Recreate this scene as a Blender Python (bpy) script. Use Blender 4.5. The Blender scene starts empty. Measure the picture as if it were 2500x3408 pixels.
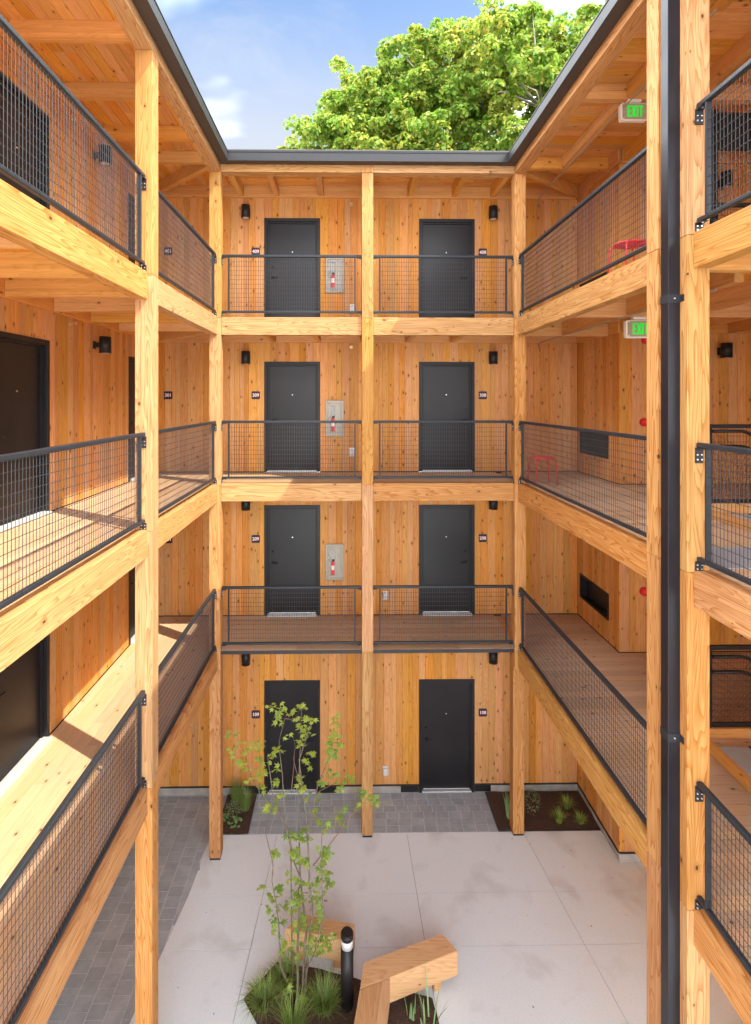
import bpy, bmesh, math, random
import numpy as np
from mathutils import Vector, Matrix
R = math.radians
random.seed(7)
rng = np.random.default_rng(11)
scene = bpy.context.scene
COL = scene.collection

# ------------------------------------------------------------------ camera
EZ = 7.755
cam = bpy.data.cameras.new('camera'); camo = bpy.data.objects.new('camera', cam); COL.objects.link(camo)
camo.location = (0, 0, EZ)
camo.rotation_euler = (R(90), 0, -0.014)
cam.sensor_fit = 'VERTICAL'; cam.sensor_height = 36.0
cam.lens = 36.0 * 1761.6 / 3408
cam.shift_x = (1250 - 1182.35) / 3408
cam.shift_y = -(1704 - 1329.6) / 3408
cam.clip_start = 0.05; cam.clip_end = 3000
scene.camera = camo

# ------------------------------------------------------------------ sun and sky
sv = Vector((1.0, -0.648, 1.517)).normalized()
sun = bpy.data.lights.new('sun', 'SUN'); suno = bpy.data.objects.new('sun', sun); COL.objects.link(suno)
sun.energy = 2.1; sun.angle = R(0.53); sun.color = (1.0, 0.91, 0.74)
suno.rotation_euler = sv.to_track_quat('Z', 'Y').to_euler()
suno.location = (20, -12, 40)
world = bpy.data.worlds.new('World'); scene.world = world; world.use_nodes = True
wn = world.node_tree.nodes; wl = world.node_tree.links; wn.clear()
sky = wn.new('ShaderNodeTexSky'); sky.sky_type = 'NISHITA'; sky.sun_disc = False
sky.sun_elevation = math.asin(sv.z); sky.sun_rotation = math.atan2(sv.x, sv.y)
sky.air_density = 1.0; sky.dust_density = 1.6; sky.ozone_density = 1.3; sky.altitude = 50
geo = wn.new('ShaderNodeTexCoord')
sep = wn.new('ShaderNodeSeparateXYZ'); wl.new(geo.outputs['Generated'], sep.inputs[0])
zc = wn.new('ShaderNodeMath'); zc.operation = 'ADD'; zc.inputs[1].default_value = 0.12; wl.new(sep.outputs['Z'], zc.inputs[0])
dv = []
for ax in 'XY':
    d = wn.new('ShaderNodeMath'); d.operation = 'DIVIDE'; wl.new(sep.outputs[ax], d.inputs[0]); wl.new(zc.outputs[0], d.inputs[1]); dv.append(d)
cmb = wn.new('ShaderNodeCombineXYZ'); wl.new(dv[0].outputs[0], cmb.inputs[0]); wl.new(dv[1].outputs[0], cmb.inputs[1])
def sky_noise(scale, loc, detail, rough, dist, lo, hi, gain):
    mp = wn.new('ShaderNodeMapping'); mp.inputs['Scale'].default_value = scale; mp.inputs['Location'].default_value = loc
    wl.new(cmb.outputs[0], mp.inputs[0])
    cn = wn.new('ShaderNodeTexNoise'); cn.inputs['Scale'].default_value = 1.0; cn.inputs['Detail'].default_value = detail; cn.inputs['Roughness'].default_value = rough; cn.inputs['Distortion'].default_value = dist
    wl.new(mp.outputs[0], cn.inputs['Vector'])
    cr = wn.new('ShaderNodeMapRange'); cr.inputs['From Min'].default_value = lo; cr.inputs['From Max'].default_value = hi; cr.inputs['To Max'].default_value = gain; cr.interpolation_type = 'SMOOTHSTEP'
    wl.new(cn.outputs['Fac'], cr.inputs['Value'])
    return cr.outputs[0]
def over(fac, under, col):
    k = wn.new('ShaderNodeMix'); k.data_type = 'RGBA'; wl.new(fac, k.inputs['Factor']); wl.new(under, k.inputs['A']); k.inputs['B'].default_value = (*col, 1)
    return k.outputs['Result']
dim = wn.new('ShaderNodeMix'); dim.data_type = 'RGBA'; dim.blend_type = 'MULTIPLY'; dim.inputs['Factor'].default_value = 1.0
wl.new(sky.outputs[0], dim.inputs['A']); dim.inputs['B'].default_value = (0.50, 0.52, 0.53, 1)
# thin cirrus, milkier towards the horizon, and an over-bright cumulus layer added as fill light
hz = wn.new('ShaderNodeMapRange'); hz.inputs['From Min'].default_value = 0.62; hz.inputs['From Max'].default_value = 0.41; hz.inputs['To Min'].default_value = 0.0; hz.inputs['To Max'].default_value = 0.92; hz.interpolation_type = 'SMOOTHSTEP'
wl.new(sep.outputs['Z'], hz.inputs['Value'])
c = over(hz.outputs[0], dim.outputs['Result'], (1.18, 1.26, 1.40))
c = over(sky_noise((1.0, 2.6, 1), (0.4, 1.3, 0), 8, 0.6, 0.8, 0.50, 0.78, 0.8), c, (1.35, 1.42, 1.52))
FILL_CLOUD = (10.74, 5.8, 0)  # offset leaves a gap in view, so the added fill cloud stays mostly unseen
c = over(sky_noise((0.75, 0.75, 1), FILL_CLOUD, 5, 0.5, 0.2, 0.43, 0.58, 0.95), c, (16.0, 16.6, 17.2))
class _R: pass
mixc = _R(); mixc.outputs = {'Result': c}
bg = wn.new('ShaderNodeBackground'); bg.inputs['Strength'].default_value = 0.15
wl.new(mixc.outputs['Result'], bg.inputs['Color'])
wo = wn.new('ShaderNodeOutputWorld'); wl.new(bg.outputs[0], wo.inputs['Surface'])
scene.view_settings.view_transform = 'Standard'; scene.view_settings.look = 'None'
scene.view_settings.exposure = 2.15; scene.view_settings.gamma = 1.0
scene.view_settings.use_curve_mapping = False
scene.render.engine = 'CYCLES'
scene.cycles.max_bounces = 10; scene.cycles.diffuse_bounces = 6; scene.cycles.glossy_bounces = 4

# ------------------------------------------------------------------ materials
def new_mat(name):
    m = bpy.data.materials.new(name); m.use_nodes = True
    n = m.node_tree.nodes; l = m.node_tree.links; n.clear()
    o = n.new('ShaderNodeOutputMaterial'); b = n.new('ShaderNodeBsdfPrincipled'); l.new(b.outputs[0], o.inputs[0])
    return m, n, l, b
def math_node(n, l, op, a, b=None, clamp=False):
    k = n.new('ShaderNodeMath'); k.operation = op; k.use_clamp = clamp
    for i, v in enumerate((a, b)):
        if v is None: continue
        if isinstance(v, (int, float)): k.inputs[i].default_value = v
        else: l.new(v, k.inputs[i])
    return k.outputs[0]
def mixrgb(n, l, fac, a, b, mode='MIX'):
    k = n.new('ShaderNodeMix'); k.data_type = 'RGBA'; k.blend_type = mode
    for key, v in (('Factor', fac), ('A', a), ('B', b)):
        if isinstance(v, (int, float)): k.inputs[key].default_value = v
        elif isinstance(v, tuple): k.inputs[key].default_value = (*v, 1)
        else: l.new(v, k.inputs[key])
    return k.outputs['Result']
def wood(name, axis, light, dark, knots=0.5, vary=0.25, rough=0.62, lam=0.0, figure=0.45, knot_scale=1.0):
    """fir / cedar grain that runs along world axis; every board gets its own piece of the log"""
    m, n, l, b = new_mat(name)
    g = n.new('ShaderNodeNewGeometry'); oi = n.new('ShaderNodeObjectInfo')
    sp = n.new('ShaderNodeSeparateXYZ'); l.new(g.outputs['Position'], sp.inputs[0])
    o = {0: ('Y', 'Z'), 1: ('X', 'Z'), 2: ('X', 'Y')}[axis]
    along = sp.outputs['XYZ'[axis]]
    rnd = math_node(n, l, 'MULTIPLY', oi.outputs['Random'], 61.0)
    across = math_node(n, l, 'ADD', sp.outputs[o[0]], sp.outputs[o[1]])
    al = math_node(n, l, 'ADD', along, rnd)
    # fibre noise
    c1 = n.new('ShaderNodeCombineXYZ')
    l.new(math_node(n, l, 'MULTIPLY', al, 1.1), c1.inputs[0])
    l.new(math_node(n, l, 'MULTIPLY', math_node(n, l, 'ADD', across, rnd), 26.0), c1.inputs[1])
    n1 = n.new('ShaderNodeTexNoise'); n1.noise_dimensions = '2D'; n1.inputs['Scale'].default_value = 1.6; n1.inputs['Detail'].default_value = 5; n1.inputs['Roughness'].default_value = 0.62
    l.new(c1.outputs[0], n1.inputs['Vector'])
    # knots
    c2 = n.new('ShaderNodeCombineXYZ')
    l.new(math_node(n, l, 'MULTIPLY', al, 3.4 * knot_scale), c2.inputs[0]); l.new(math_node(n, l, 'MULTIPLY', math_node(n, l, 'ADD', across, math_node(n, l, 'MULTIPLY', rnd, 0.37)), 6.2 * knot_scale), c2.inputs[1])
    vo = n.new('ShaderNodeTexVoronoi'); vo.voronoi_dimensions = '2D'; vo.inputs['Scale'].default_value = 1.0
    l.new(c2.outputs[0], vo.inputs['Vector'])
    sc = n.new('ShaderNodeSeparateColor'); l.new(vo.outputs['Color'], sc.inputs[0])
    gate = math_node(n, l, 'LESS_THAN', sc.outputs[0], knots)
    rad = math_node(n, l, 'MULTIPLY', math_node(n, l, 'ADD', math_node(n, l, 'MULTIPLY', sc.outputs[1], 0.055), 0.024), knot_scale ** 0.5)
    kd = math_node(n, l, 'DIVIDE', vo.outputs['Distance'], rad)
    core = n.new('ShaderNodeMapRange'); core.interpolation_type = 'SMOOTHSTEP'; core.inputs['From Min'].default_value = 1.15; core.inputs['From Max'].default_value = 0.7; l.new(kd, core.inputs['Value'])
    halo = n.new('ShaderNodeMapRange'); halo.interpolation_type = 'SMOOTHSTEP'; halo.inputs['From Min'].default_value = 3.4; halo.inputs['From Max'].default_value = 0.8; l.new(kd, halo.inputs['Value'])
    corem = math_node(n, l, 'MULTIPLY', core.outputs[0], gate); halom = math_node(n, l, 'MULTIPLY', halo.outputs[0], gate)
    # flat sawn figure, bent round the knots
    c3 = n.new('ShaderNodeCombineXYZ')
    l.new(math_node(n, l, 'MULTIPLY', al, 0.55), c3.inputs[0])
    l.new(math_node(n, l, 'ADD', math_node(n, l, 'MULTIPLY', math_node(n, l, 'ADD', across, rnd), 7.0), math_node(n, l, 'MULTIPLY', halom, 0.35)), c3.inputs[1])
    n3 = n.new('ShaderNodeTexNoise'); n3.noise_dimensions = '2D'; n3.inputs['Scale'].default_value = 1.0; n3.inputs['Detail'].default_value = 1.5; n3.inputs['Roughness'].default_value = 0.4
    l.new(c3.outputs[0], n3.inputs['Vector'])
    ring = math_node(n, l, 'FRACT', math_node(n, l, 'MULTIPLY', n3.outputs['Fac'], 15.0))
    ring = math_node(n, l, 'POWER', ring, 3.0)
    f = math_node(n, l, 'ADD', math_node(n, l, 'MULTIPLY', math_node(n, l, 'SUBTRACT', n1.outputs['Fac'], 0.36), 1.5), math_node(n, l, 'MULTIPLY', ring, figure), True)
    colr = mixrgb(n, l, f, light, dark)
    # laminations of a glued beam
    if lam > 0:
        wv = math_node(n, l, 'FLOOR', math_node(n, l, 'DIVIDE', across, 0.041))
        wn1 = n.new('ShaderNodeTexWhiteNoise'); wn1.noise_dimensions = '2D'
        c5 = n.new('ShaderNodeCombineXYZ'); l.new(wv, c5.inputs[0]); l.new(rnd, c5.inputs[1]); l.new(c5.outputs[0], wn1.inputs['Vector'])
        colr = mixrgb(n, l, math_node(n, l, 'MULTIPLY', wn1.outputs['Value'], lam), colr, tuple(x * 0.72 for x in dark))
    if lam > 0:
        c6 = n.new('ShaderNodeCombineXYZ'); l.new(math_node(n, l, 'MULTIPLY', al, 0.9), c6.inputs[0]); l.new(math_node(n, l, 'MULTIPLY', math_node(n, l, 'ADD', across, rnd), 75.0), c6.inputs[1])
        n6 = n.new('ShaderNodeTexNoise'); n6.noise_dimensions = '2D'; n6.inputs['Scale'].default_value = 1.0; n6.inputs['Detail'].default_value = 2.0; l.new(c6.outputs[0], n6.inputs['Vector'])
        ck = n.new('ShaderNodeMapRange'); ck.inputs['From Min'].default_value = 0.715; ck.inputs['From Max'].default_value = 0.76; l.new(n6.outputs['Fac'], ck.inputs['Value'])
        colr = mixrgb(n, l, math_node(n, l, 'MULTIPLY', ck.outputs[0], 0.7), colr, (0.12, 0.05, 0.02))
    # board to board tone
    tone = n.new('ShaderNodeTexWhiteNoise'); tone.noise_dimensions = '1D'; l.new(rnd, tone.inputs['W'])
    st = n.new('ShaderNodeSeparateColor'); l.new(tone.outputs['Color'], st.inputs[0])
    hs = n.new('ShaderNodeHueSaturation')
    l.new(math_node(n, l, 'ADD', math_node(n, l, 'MULTIPLY', math_node(n, l, 'SUBTRACT', st.outputs[0], 0.5), 0.013), 0.5), hs.inputs['Hue'])
    l.new(math_node(n, l, 'ADD', math_node(n, l, 'MULTIPLY', math_node(n, l, 'SUBTRACT', st.outputs[1], 0.5), 0.18), 1.0), hs.inputs['Saturation'])
    l.new(math_node(n, l, 'ADD', math_node(n, l, 'MULTIPLY', math_node(n, l, 'SUBTRACT', st.outputs[2], 0.5), vary * 2), 1.0), hs.inputs['Value'])
    l.new(colr, hs.inputs['Color'])
    # broad blotches
    n4 = n.new('ShaderNodeTexNoise'); n4.inputs['Scale'].default_value = 1.3; n4.inputs['Detail'].default_value = 3; l.new(g.outputs['Position'], n4.inputs['Vector'])
    c = mixrgb(n, l, math_node(n, l, 'MULTIPLY', math_node(n, l, 'SUBTRACT', n4.outputs['Fac'], 0.45, True), 0.6), hs.outputs[0], dark)
    c = mixrgb(n, l, math_node(n, l, 'MULTIPLY', halom, 0.45), c, tuple(x * 0.55 for x in dark))
    c = mixrgb(n, l, math_node(n, l, 'MULTIPLY', corem, 0.92), c, (0.055, 0.018, 0.007))
    l.new(c, b.inputs['Base Color'])
    b.inputs['Roughness'].default_value = rough; b.inputs['Specular IOR Level'].default_value = 0.16
    bp = n.new('ShaderNodeBump'); bp.inputs['Strength'].default_value = 0.25; bp.inputs['Distance'].default_value = 0.0015
    l.new(f, bp.inputs['Height']); l.new(bp.outputs[0], b.inputs['Normal'])
    return m
def plain(name, col, rough=0.5, metal=0.0, noise=0.15, nscale=8.0, spec=0.3, bump=0.0):
    m, n, l, b = new_mat(name)
    g = n.new('ShaderNodeNewGeometry')
    t = n.new('ShaderNodeTexNoise'); t.inputs['Scale'].default_value = nscale; t.inputs['Detail'].default_value = 5; l.new(g.outputs['Position'], t.inputs['Vector'])
    mr = n.new('ShaderNodeMapRange'); mr.inputs['From Min'].default_value = 0.3; mr.inputs['From Max'].default_value = 0.7; l.new(t.outputs['Fac'], mr.inputs['Value'])
    c = mixrgb(n, l, mr.outputs[0], tuple(x * (1 - noise) for x in col), tuple(min(1, x * (1 + noise)) for x in col))
    l.new(c, b.inputs['Base Color']); b.inputs['Roughness'].default_value = rough; b.inputs['Metallic'].default_value = metal
    b.inputs['Specular IOR Level'].default_value = spec
    l.new(math_node(n, l, 'ADD', math_node(n, l, 'MULTIPLY', mr.outputs[0], 0.12), rough - 0.06), b.inputs['Roughness'])
    if bump:
        bp = n.new('ShaderNodeBump'); bp.inputs['Strength'].default_value = bump; bp.inputs['Distance'].default_value = 0.01; l.new(t.outputs['Fac'], bp.inputs['Height']); l.new(bp.outputs[0], b.inputs['Normal'])
    return m
M = {}
for ax in (0, 1, 2):
    M['clad', ax] = wood('cedar_cladding_%s' % 'xyz'[ax], ax, (0.65, 0.32, 0.10), (0.44, 0.17, 0.042), knots=0.50, vary=0.13)
    M['deck', ax] = wood('fir_decking_%s' % 'xyz'[ax], ax, (0.53, 0.36, 0.225), (0.43, 0.265, 0.145), knots=0.22, vary=0.13, figure=0.3)
    M['soffit', ax] = wood('pine_soffit_%s' % 'xyz'[ax], ax, (0.70, 0.345, 0.10), (0.51, 0.205, 0.05), knots=0.34, vary=0.15)
    M['beam', ax] = wood('fir_glulam_%s' % 'xyz'[ax], ax, (0.58, 0.33, 0.135), (0.36, 0.15, 0.045), knots=0.15, vary=0.07, lam=0.25, figure=0.95)
    M['joist', ax] = wood('fir_joist_%s' % 'xyz'[ax], ax, (0.69, 0.37, 0.13), (0.53, 0.235, 0.07), knots=0.14, vary=0.1, lam=0.3, figure=0.45)
    M['bench', ax] = wood('bench_timber_%s' % 'xyz'[ax], ax, (0.66, 0.40, 0.19), (0.50, 0.26, 0.105), knots=0.2, vary=0.06, figure=0.6, knot_scale=0.7)
M['bench_pale'] = wood('bench_sapwood', 1, (0.66, 0.42, 0.20), (0.52, 0.28, 0.11), knots=0.0, vary=0.05, figure=0.3)
M['rail'] = plain('charcoal_powder_coat', (0.020, 0.024, 0.030), 0.42, 0.0, 0.12, 20)
M['wire'] = plain('galvanised_dark_wire', (0.045, 0.048, 0.054), 0.34, 0.3, 0.1, 30)
M['door'] = plain('door_charcoal', (0.013, 0.012, 0.014), 0.36, 0.0, 0.2, 1.6, spec=0.35)
M['frame'] = plain('door_frame_charcoal', (0.014, 0.014, 0.017), 0.42, 0.0, 0.1, 6)
M['black'] = plain('black_satin', (0.016, 0.015, 0.016), 0.42, 0.0, 0.15, 12)
M['gutter'] = plain('dark_grey_sheet_metal', (0.028, 0.028, 0.031), 0.42, 0.0, 0.1, 3)
M['gutter_under'] = plain('dark_bronze_flashing', (0.060, 0.048, 0.042), 0.5, 0.1, 0.1, 3)
M['pipe'] = plain('downspout_charcoal', (0.012, 0.012, 0.017), 0.34, 0.0, 0.15, 2.5)
M['steel'] = plain('brushed_stainless', (0.22, 0.185, 0.15), 0.3, 0.6, 0.08, 5)
M['bolt'] = plain('zinc_bolt', (0.75, 0.75, 0.74), 0.3, 0.7, 0.05)
M['brass'] = plain('brass_sprinkler', (0.72, 0.58, 0.36), 0.35, 0.8, 0.05)
M['alu'] = plain('aluminium_threshold', (0.62, 0.63, 0.65), 0.4, 0.4, 0.08)
M['red'] = plain('red_enamel', (0.62, 0.018, 0.022), 0.35, 0.0, 0.06)
M['coral'] = plain('coral_enamel', (0.75, 0.05, 0.06), 0.4, 0.0, 0.06)
M['white'] = plain('white_plastic', (0.72, 0.70, 0.66), 0.45, 0.0, 0.04)
M['taupe'] = plain('taupe_plastic', (0.33, 0.25, 0.19), 0.5, 0.0, 0.04)
M['sign'] = plain('plum_sign_plate', (0.035, 0.022, 0.034), 0.45, 0.0, 0.05)
M['signtext'] = plain('pink_white_lettering', (0.88, 0.66, 0.72), 0.5, 0.0, 0.02)
M['backing'] = plain('black_membrane', (0.02, 0.014, 0.01), 0.9, 0.0, 0.1)
M['curb'] = plain('foundation_concrete', (0.36, 0.34, 0.31), 0.85, 0.0, 0.22, 5, bump=0.2)
M['bark'] = plain('young_maple_bark', (0.15, 0.125, 0.09), 0.8, 0.0, 0.4, 18)
M['twig'] = plain('reddish_twig', (0.20, 0.115, 0.08), 0.7, 0.0, 0.3, 18)
M['bark_pale'] = plain('pale_lichened_bark', (0.27, 0.24, 0.19), 0.85, 0.0, 0.4, 3)
M['roofing'] = plain('dark_roofing', (0.10, 0.10, 0.10), 0.9, 0.0, 0.1)
m, n, l, b = new_mat('exit_letters_green'); M['exit'] = m
b.inputs['Base Color'].default_value = (0.0, 0.55, 0.03, 1); b.inputs['Emission Color'].default_value = (0.0, 0.85, 0.06, 1); b.inputs['Emission Strength'].default_value = 0.12
m, n, l, b = new_mat('clear_glass'); M['glass'] = m
b.inputs['Base Color'].default_value = (0.9, 0.93, 0.95, 1); b.inputs['Transmission Weight'].default_value = 1.0; b.inputs['Roughness'].default_value = 0.03; b.inputs['IOR'].default_value = 1.2
m, n, l, b = new_mat('frosted_lens'); M['lens'] = m
b.inputs['Base Color'].default_value = (0.78, 0.78, 0.80, 1); b.inputs['Roughness'].default_value = 0.25; b.inputs['Transmission Weight'].default_value = 0.3

def concrete():
    m, n, l, b = new_mat('pale_concrete')
    g = n.new('ShaderNodeNewGeometry')
    a = n.new('ShaderNodeTexNoise'); a.inputs['Scale'].default_value = 1.1; a.inputs['Detail'].default_value = 8; a.inputs['Roughness'].default_value = 0.62; l.new(g.outputs['Position'], a.inputs['Vector'])
    c = mixrgb(n, l, a.outputs['Fac'], (0.72, 0.80, 0.83), (0.775, 0.855, 0.885))
    # darker damp looking blots
    d = n.new('ShaderNodeTexNoise'); d.inputs['Scale'].default_value = 1.5; d.inputs['Detail'].default_value = 7; d.inputs['Distortion'].default_value = 0.25; l.new(g.outputs['Position'], d.inputs['Vector'])
    r = n.new('ShaderNodeMapRange'); r.inputs['From Min'].default_value = 0.55; r.inputs['From Max'].default_value = 0.78; l.new(d.outputs['Fac'], r.inputs['Value'])
    c = mixrgb(n, l, math_node(n, l, 'MULTIPLY', r.outputs[0], 0.6), c, (0.46, 0.47, 0.45))
    # fine trowel speckle
    s = n.new('ShaderNodeTexNoise'); s.inputs['Scale'].default_value = 45; s.inputs['Detail'].default_value = 4; l.new(g.outputs['Position'], s.inputs['Vector'])
    c = mixrgb(n, l, math_node(n, l, 'MULTIPLY', math_node(n, l, 'SUBTRACT', s.outputs['Fac'], 0.5, True), 0.9), c, (0.45, 0.44, 0.42))
    l.new(c, b.inputs['Base Color']); b.inputs['Roughness'].default_value = 0.8
    bp = n.new('ShaderNodeBump'); bp.inputs['Strength'].default_value = 0.12; bp.inputs['Distance'].default_value = 0.004; l.new(a.outputs['Fac'], bp.inputs['Height']); l.new(bp.outputs[0], b.inputs['Normal'])
    return m
M['concrete'] = concrete()
def paver():
    m, n, l, b = new_mat('charcoal_paver')
    g = n.new('ShaderNodeNewGeometry'); oi = n.new('ShaderNodeObjectInfo')
    a = n.new('ShaderNodeTexNoise'); a.inputs['Scale'].default_value = 5; a.inputs['Detail'].default_value = 7; a.inputs['Roughness'].default_value = 0.65; l.new(g.outputs['Position'], a.inputs['Vector'])
    mr = n.new('ShaderNodeMapRange'); mr.inputs['From Min'].default_value = 0.32; mr.inputs['From Max'].default_value = 0.7; l.new(a.outputs['Fac'], mr.inputs['Value'])
    c = mixrgb(n, l, mr.outputs[0], (0.30, 0.345, 0.375), (0.42, 0.465, 0.495))
    s = n.new('ShaderNodeTexNoise'); s.inputs['Scale'].default_value = 60; s.inputs['Detail'].default_value = 4; l.new(g.outputs['Position'], s.inputs['Vector'])
    c = mixrgb(n, l, math_node(n, l, 'MULTIPLY', math_node(n, l, 'SUBTRACT', s.outputs['Fac'], 0.48, True), 1.2), c, (0.33, 0.32, 0.30))
    hs = n.new('ShaderNodeHueSaturation'); l.new(c, hs.inputs['Color'])
    l.new(math_node(n, l, 'ADD', math_node(n, l, 'MULTIPLY', oi.outputs['Random'], 0.20), 0.90), hs.inputs['Value'])
    l.new(hs.outputs[0], b.inputs['Base Color']); b.inputs['Roughness'].default_value = 0.85
    bp = n.new('ShaderNodeBump'); bp.inputs['Strength'].default_value = 0.3; bp.inputs['Distance'].default_value = 0.004; l.new(s.outputs['Fac'], bp.inputs['Height']); l.new(bp.outputs[0], b.inputs['Normal'])
    return m
M['paver'] = paver()
M['sand'] = plain('joint_sand', (0.62, 0.64, 0.65), 0.95, 0.0, 0.2, 40)
def mulch():
    m, n, l, b = new_mat('bark_mulch')
    g = n.new('ShaderNodeNewGeometry')
    v = n.new('ShaderNodeTexVoronoi'); v.inputs['Scale'].default_value = 70; l.new(g.outputs['Position'], v.inputs['Vector'])
    a = n.new('ShaderNodeTexNoise'); a.inputs['Scale'].default_value = 9; a.inputs['Detail'].default_value = 6; l.new(g.outputs['Position'], a.inputs['Vector'])
    sc = n.new('ShaderNodeSeparateColor'); l.new(v.outputs['Color'], sc.inputs[0])
    c = mixrgb(n, l, sc.outputs[0], (0.045, 0.022, 0.014), (0.15, 0.075, 0.045))
    c = mixrgb(n, l, a.outputs['Fac'], c, (0.07, 0.038, 0.025))
    l.new(c, b.inputs['Base Color']); b.inputs['Roughness'].default_value = 0.95
    bp = n.new('ShaderNodeBump'); bp.inputs['Strength'].default_value = 0.9; bp.inputs['Distance'].default_value = 0.02; l.new(v.outputs['Distance'], bp.inputs['Height']); l.new(bp.outputs[0], b.inputs['Normal'])
    return m
M['mulch'] = mulch()
def leafmat(name, c0, c1, c2, trans=0.35, rough=0.5):
    m, n, l, b = new_mat(name)
    g = n.new('ShaderNodeNewGeometry')
    a = n.new('ShaderNodeTexNoise'); a.inputs['Scale'].default_value = 0.5 if 'big' in name else 5; a.inputs['Detail'].default_value = 2; l.new(g.outputs['Position'], a.inputs['Vector'])
    w = n.new('ShaderNodeTexWhiteNoise'); w.noise_dimensions = '1D'
    l.new(math_node(n, l, 'MULTIPLY', g.outputs['Random Per Island'], 917.0), w.inputs['W'])
    sep_ = n.new('ShaderNodeSeparateColor'); l.new(w.outputs['Color'], sep_.inputs[0])
    c = mixrgb(n, l, sep_.outputs[0], c0, c1)
    c = mixrgb(n, l, math_node(n, l, 'MULTIPLY', math_node(n, l, 'GREATER_THAN', math_node(n, l, 'ADD', math_node(n, l, 'MULTIPLY', a.outputs['Fac'], 1.0), math_node(n, l, 'MULTIPLY', sep_.outputs[1], 0.5)), 0.86), 0.8), c, c2)
    l.new(c, b.inputs['Base Color']); b.inputs['Roughness'].default_value = rough
    t = n.new('ShaderNodeBsdfTranslucent'); l.new(c, t.inputs['Color'])
    ms = n.new('ShaderNodeMixShader'); ms.inputs[0].default_value = trans
    o = [x for x in n if x.type == 'OUTPUT_MATERIAL'][0]
    l.new(b.outputs[0], ms.inputs[1]); l.new(t.outputs[0], ms.inputs[2]); l.new(ms.outputs[0], o.inputs[0])
    return m
M['bigleaf'] = leafmat('big_tree_leaf', (0.10, 0.22, 0.022), (0.30, 0.44, 0.055), (0.50, 0.46, 0.08), 0.5)
M['leaf'] = leafmat('vine_maple_leaf', (0.20, 0.38, 0.06), (0.36, 0.52, 0.12), (0.42, 0.50, 0.08), 0.4)
M['grass'] = leafmat('tuft_grass', (0.14, 0.28, 0.05), (0.32, 0.44, 0.10), (0.30, 0.33, 0.12), 0.25)
M['grass_lime'] = leafmat('lime_grass', (0.22, 0.36, 0.05), (0.38, 0.48, 0.09), (0.34, 0.34, 0.10), 0.25)
M['iris'] = leafmat('iris_blade', (0.12, 0.30, 0.08), (0.26, 0.46, 0.18), (0.30, 0.42, 0.20), 0.2)
M['herb'] = leafmat('broad_herb_leaf', (0.10, 0.27, 0.08), (0.22, 0.42, 0.14), (0.24, 0.36, 0.14), 0.2)
M['shrub'] = leafmat('grey_green_shrub_leaf', (0.07, 0.14, 0.06), (0.20, 0.27, 0.13), (0.35, 0.36, 0.18), 0.15)
M['grit'] = plain('dark_grit_strip', (0.05, 0.045, 0.04), 0.9, 0.0, 0.6, 60)
M['landing'] = plain('stair_concrete', (0.42, 0.42, 0.41), 0.8, 0.0, 0.1, 4)
M['plate'] = plain('grey_cover_plate', (0.33, 0.37, 0.42), 0.35, 0.3, 0.1, 2)

# ------------------------------------------------------------------ object helpers
WL = {}
def _reg(o, wloc, parent):
    COL.objects.link(o)
    if parent is not None:
        o.parent = parent; o.location = Vector(wloc) - WL[parent.name]
    else:
        o.location = wloc
    WL[o.name] = Vector(wloc)
    return o
def thing(name, label, cat, loc, group=None, kind=None):
    o = bpy.data.objects.new(name, None); o.empty_display_size = 0.1
    _reg(o, loc, None)
    if label: o['label'] = label
    if cat: o['category'] = cat
    if group: o['group'] = group
    if kind: o['kind'] = kind
    return o
def tag(o, label=None, cat=None, group=None, kind=None):
    if label: o['label'] = label
    if cat: o['category'] = cat
    if group: o['group'] = group
    if kind: o['kind'] = kind
    return o
UC = {}
def unit_cube(mat):
    if mat.name in UC: return UC[mat.name]
    me = bpy.data.meshes.new('board_' + mat.name)
    v = [(x, y, z) for x in (-.5, .5) for y in (-.5, .5) for z in (-.5, .5)]
    f = [(0, 1, 3, 2), (4, 6, 7, 5), (0, 4, 5, 1), (2, 3, 7, 6), (0, 2, 6, 4), (1, 5, 7, 3)]
    me.from_pydata(v, [], f); me.materials.append(mat); me.update(); UC[mat.name] = me
    return me
def piece(name, a, b, mat, parent):
    """a board-like part: instance of the shared unit box"""
    o = bpy.data.objects.new(name, unit_cube(mat))
    lo = [min(a[i], b[i]) for i in range(3)]; hi = [max(a[i], b[i]) for i in range(3)]
    _reg(o, [(lo[i] + hi[i]) / 2 for i in range(3)], parent)
    o.scale = [hi[i] - lo[i] for i in range(3)]
    return o
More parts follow.
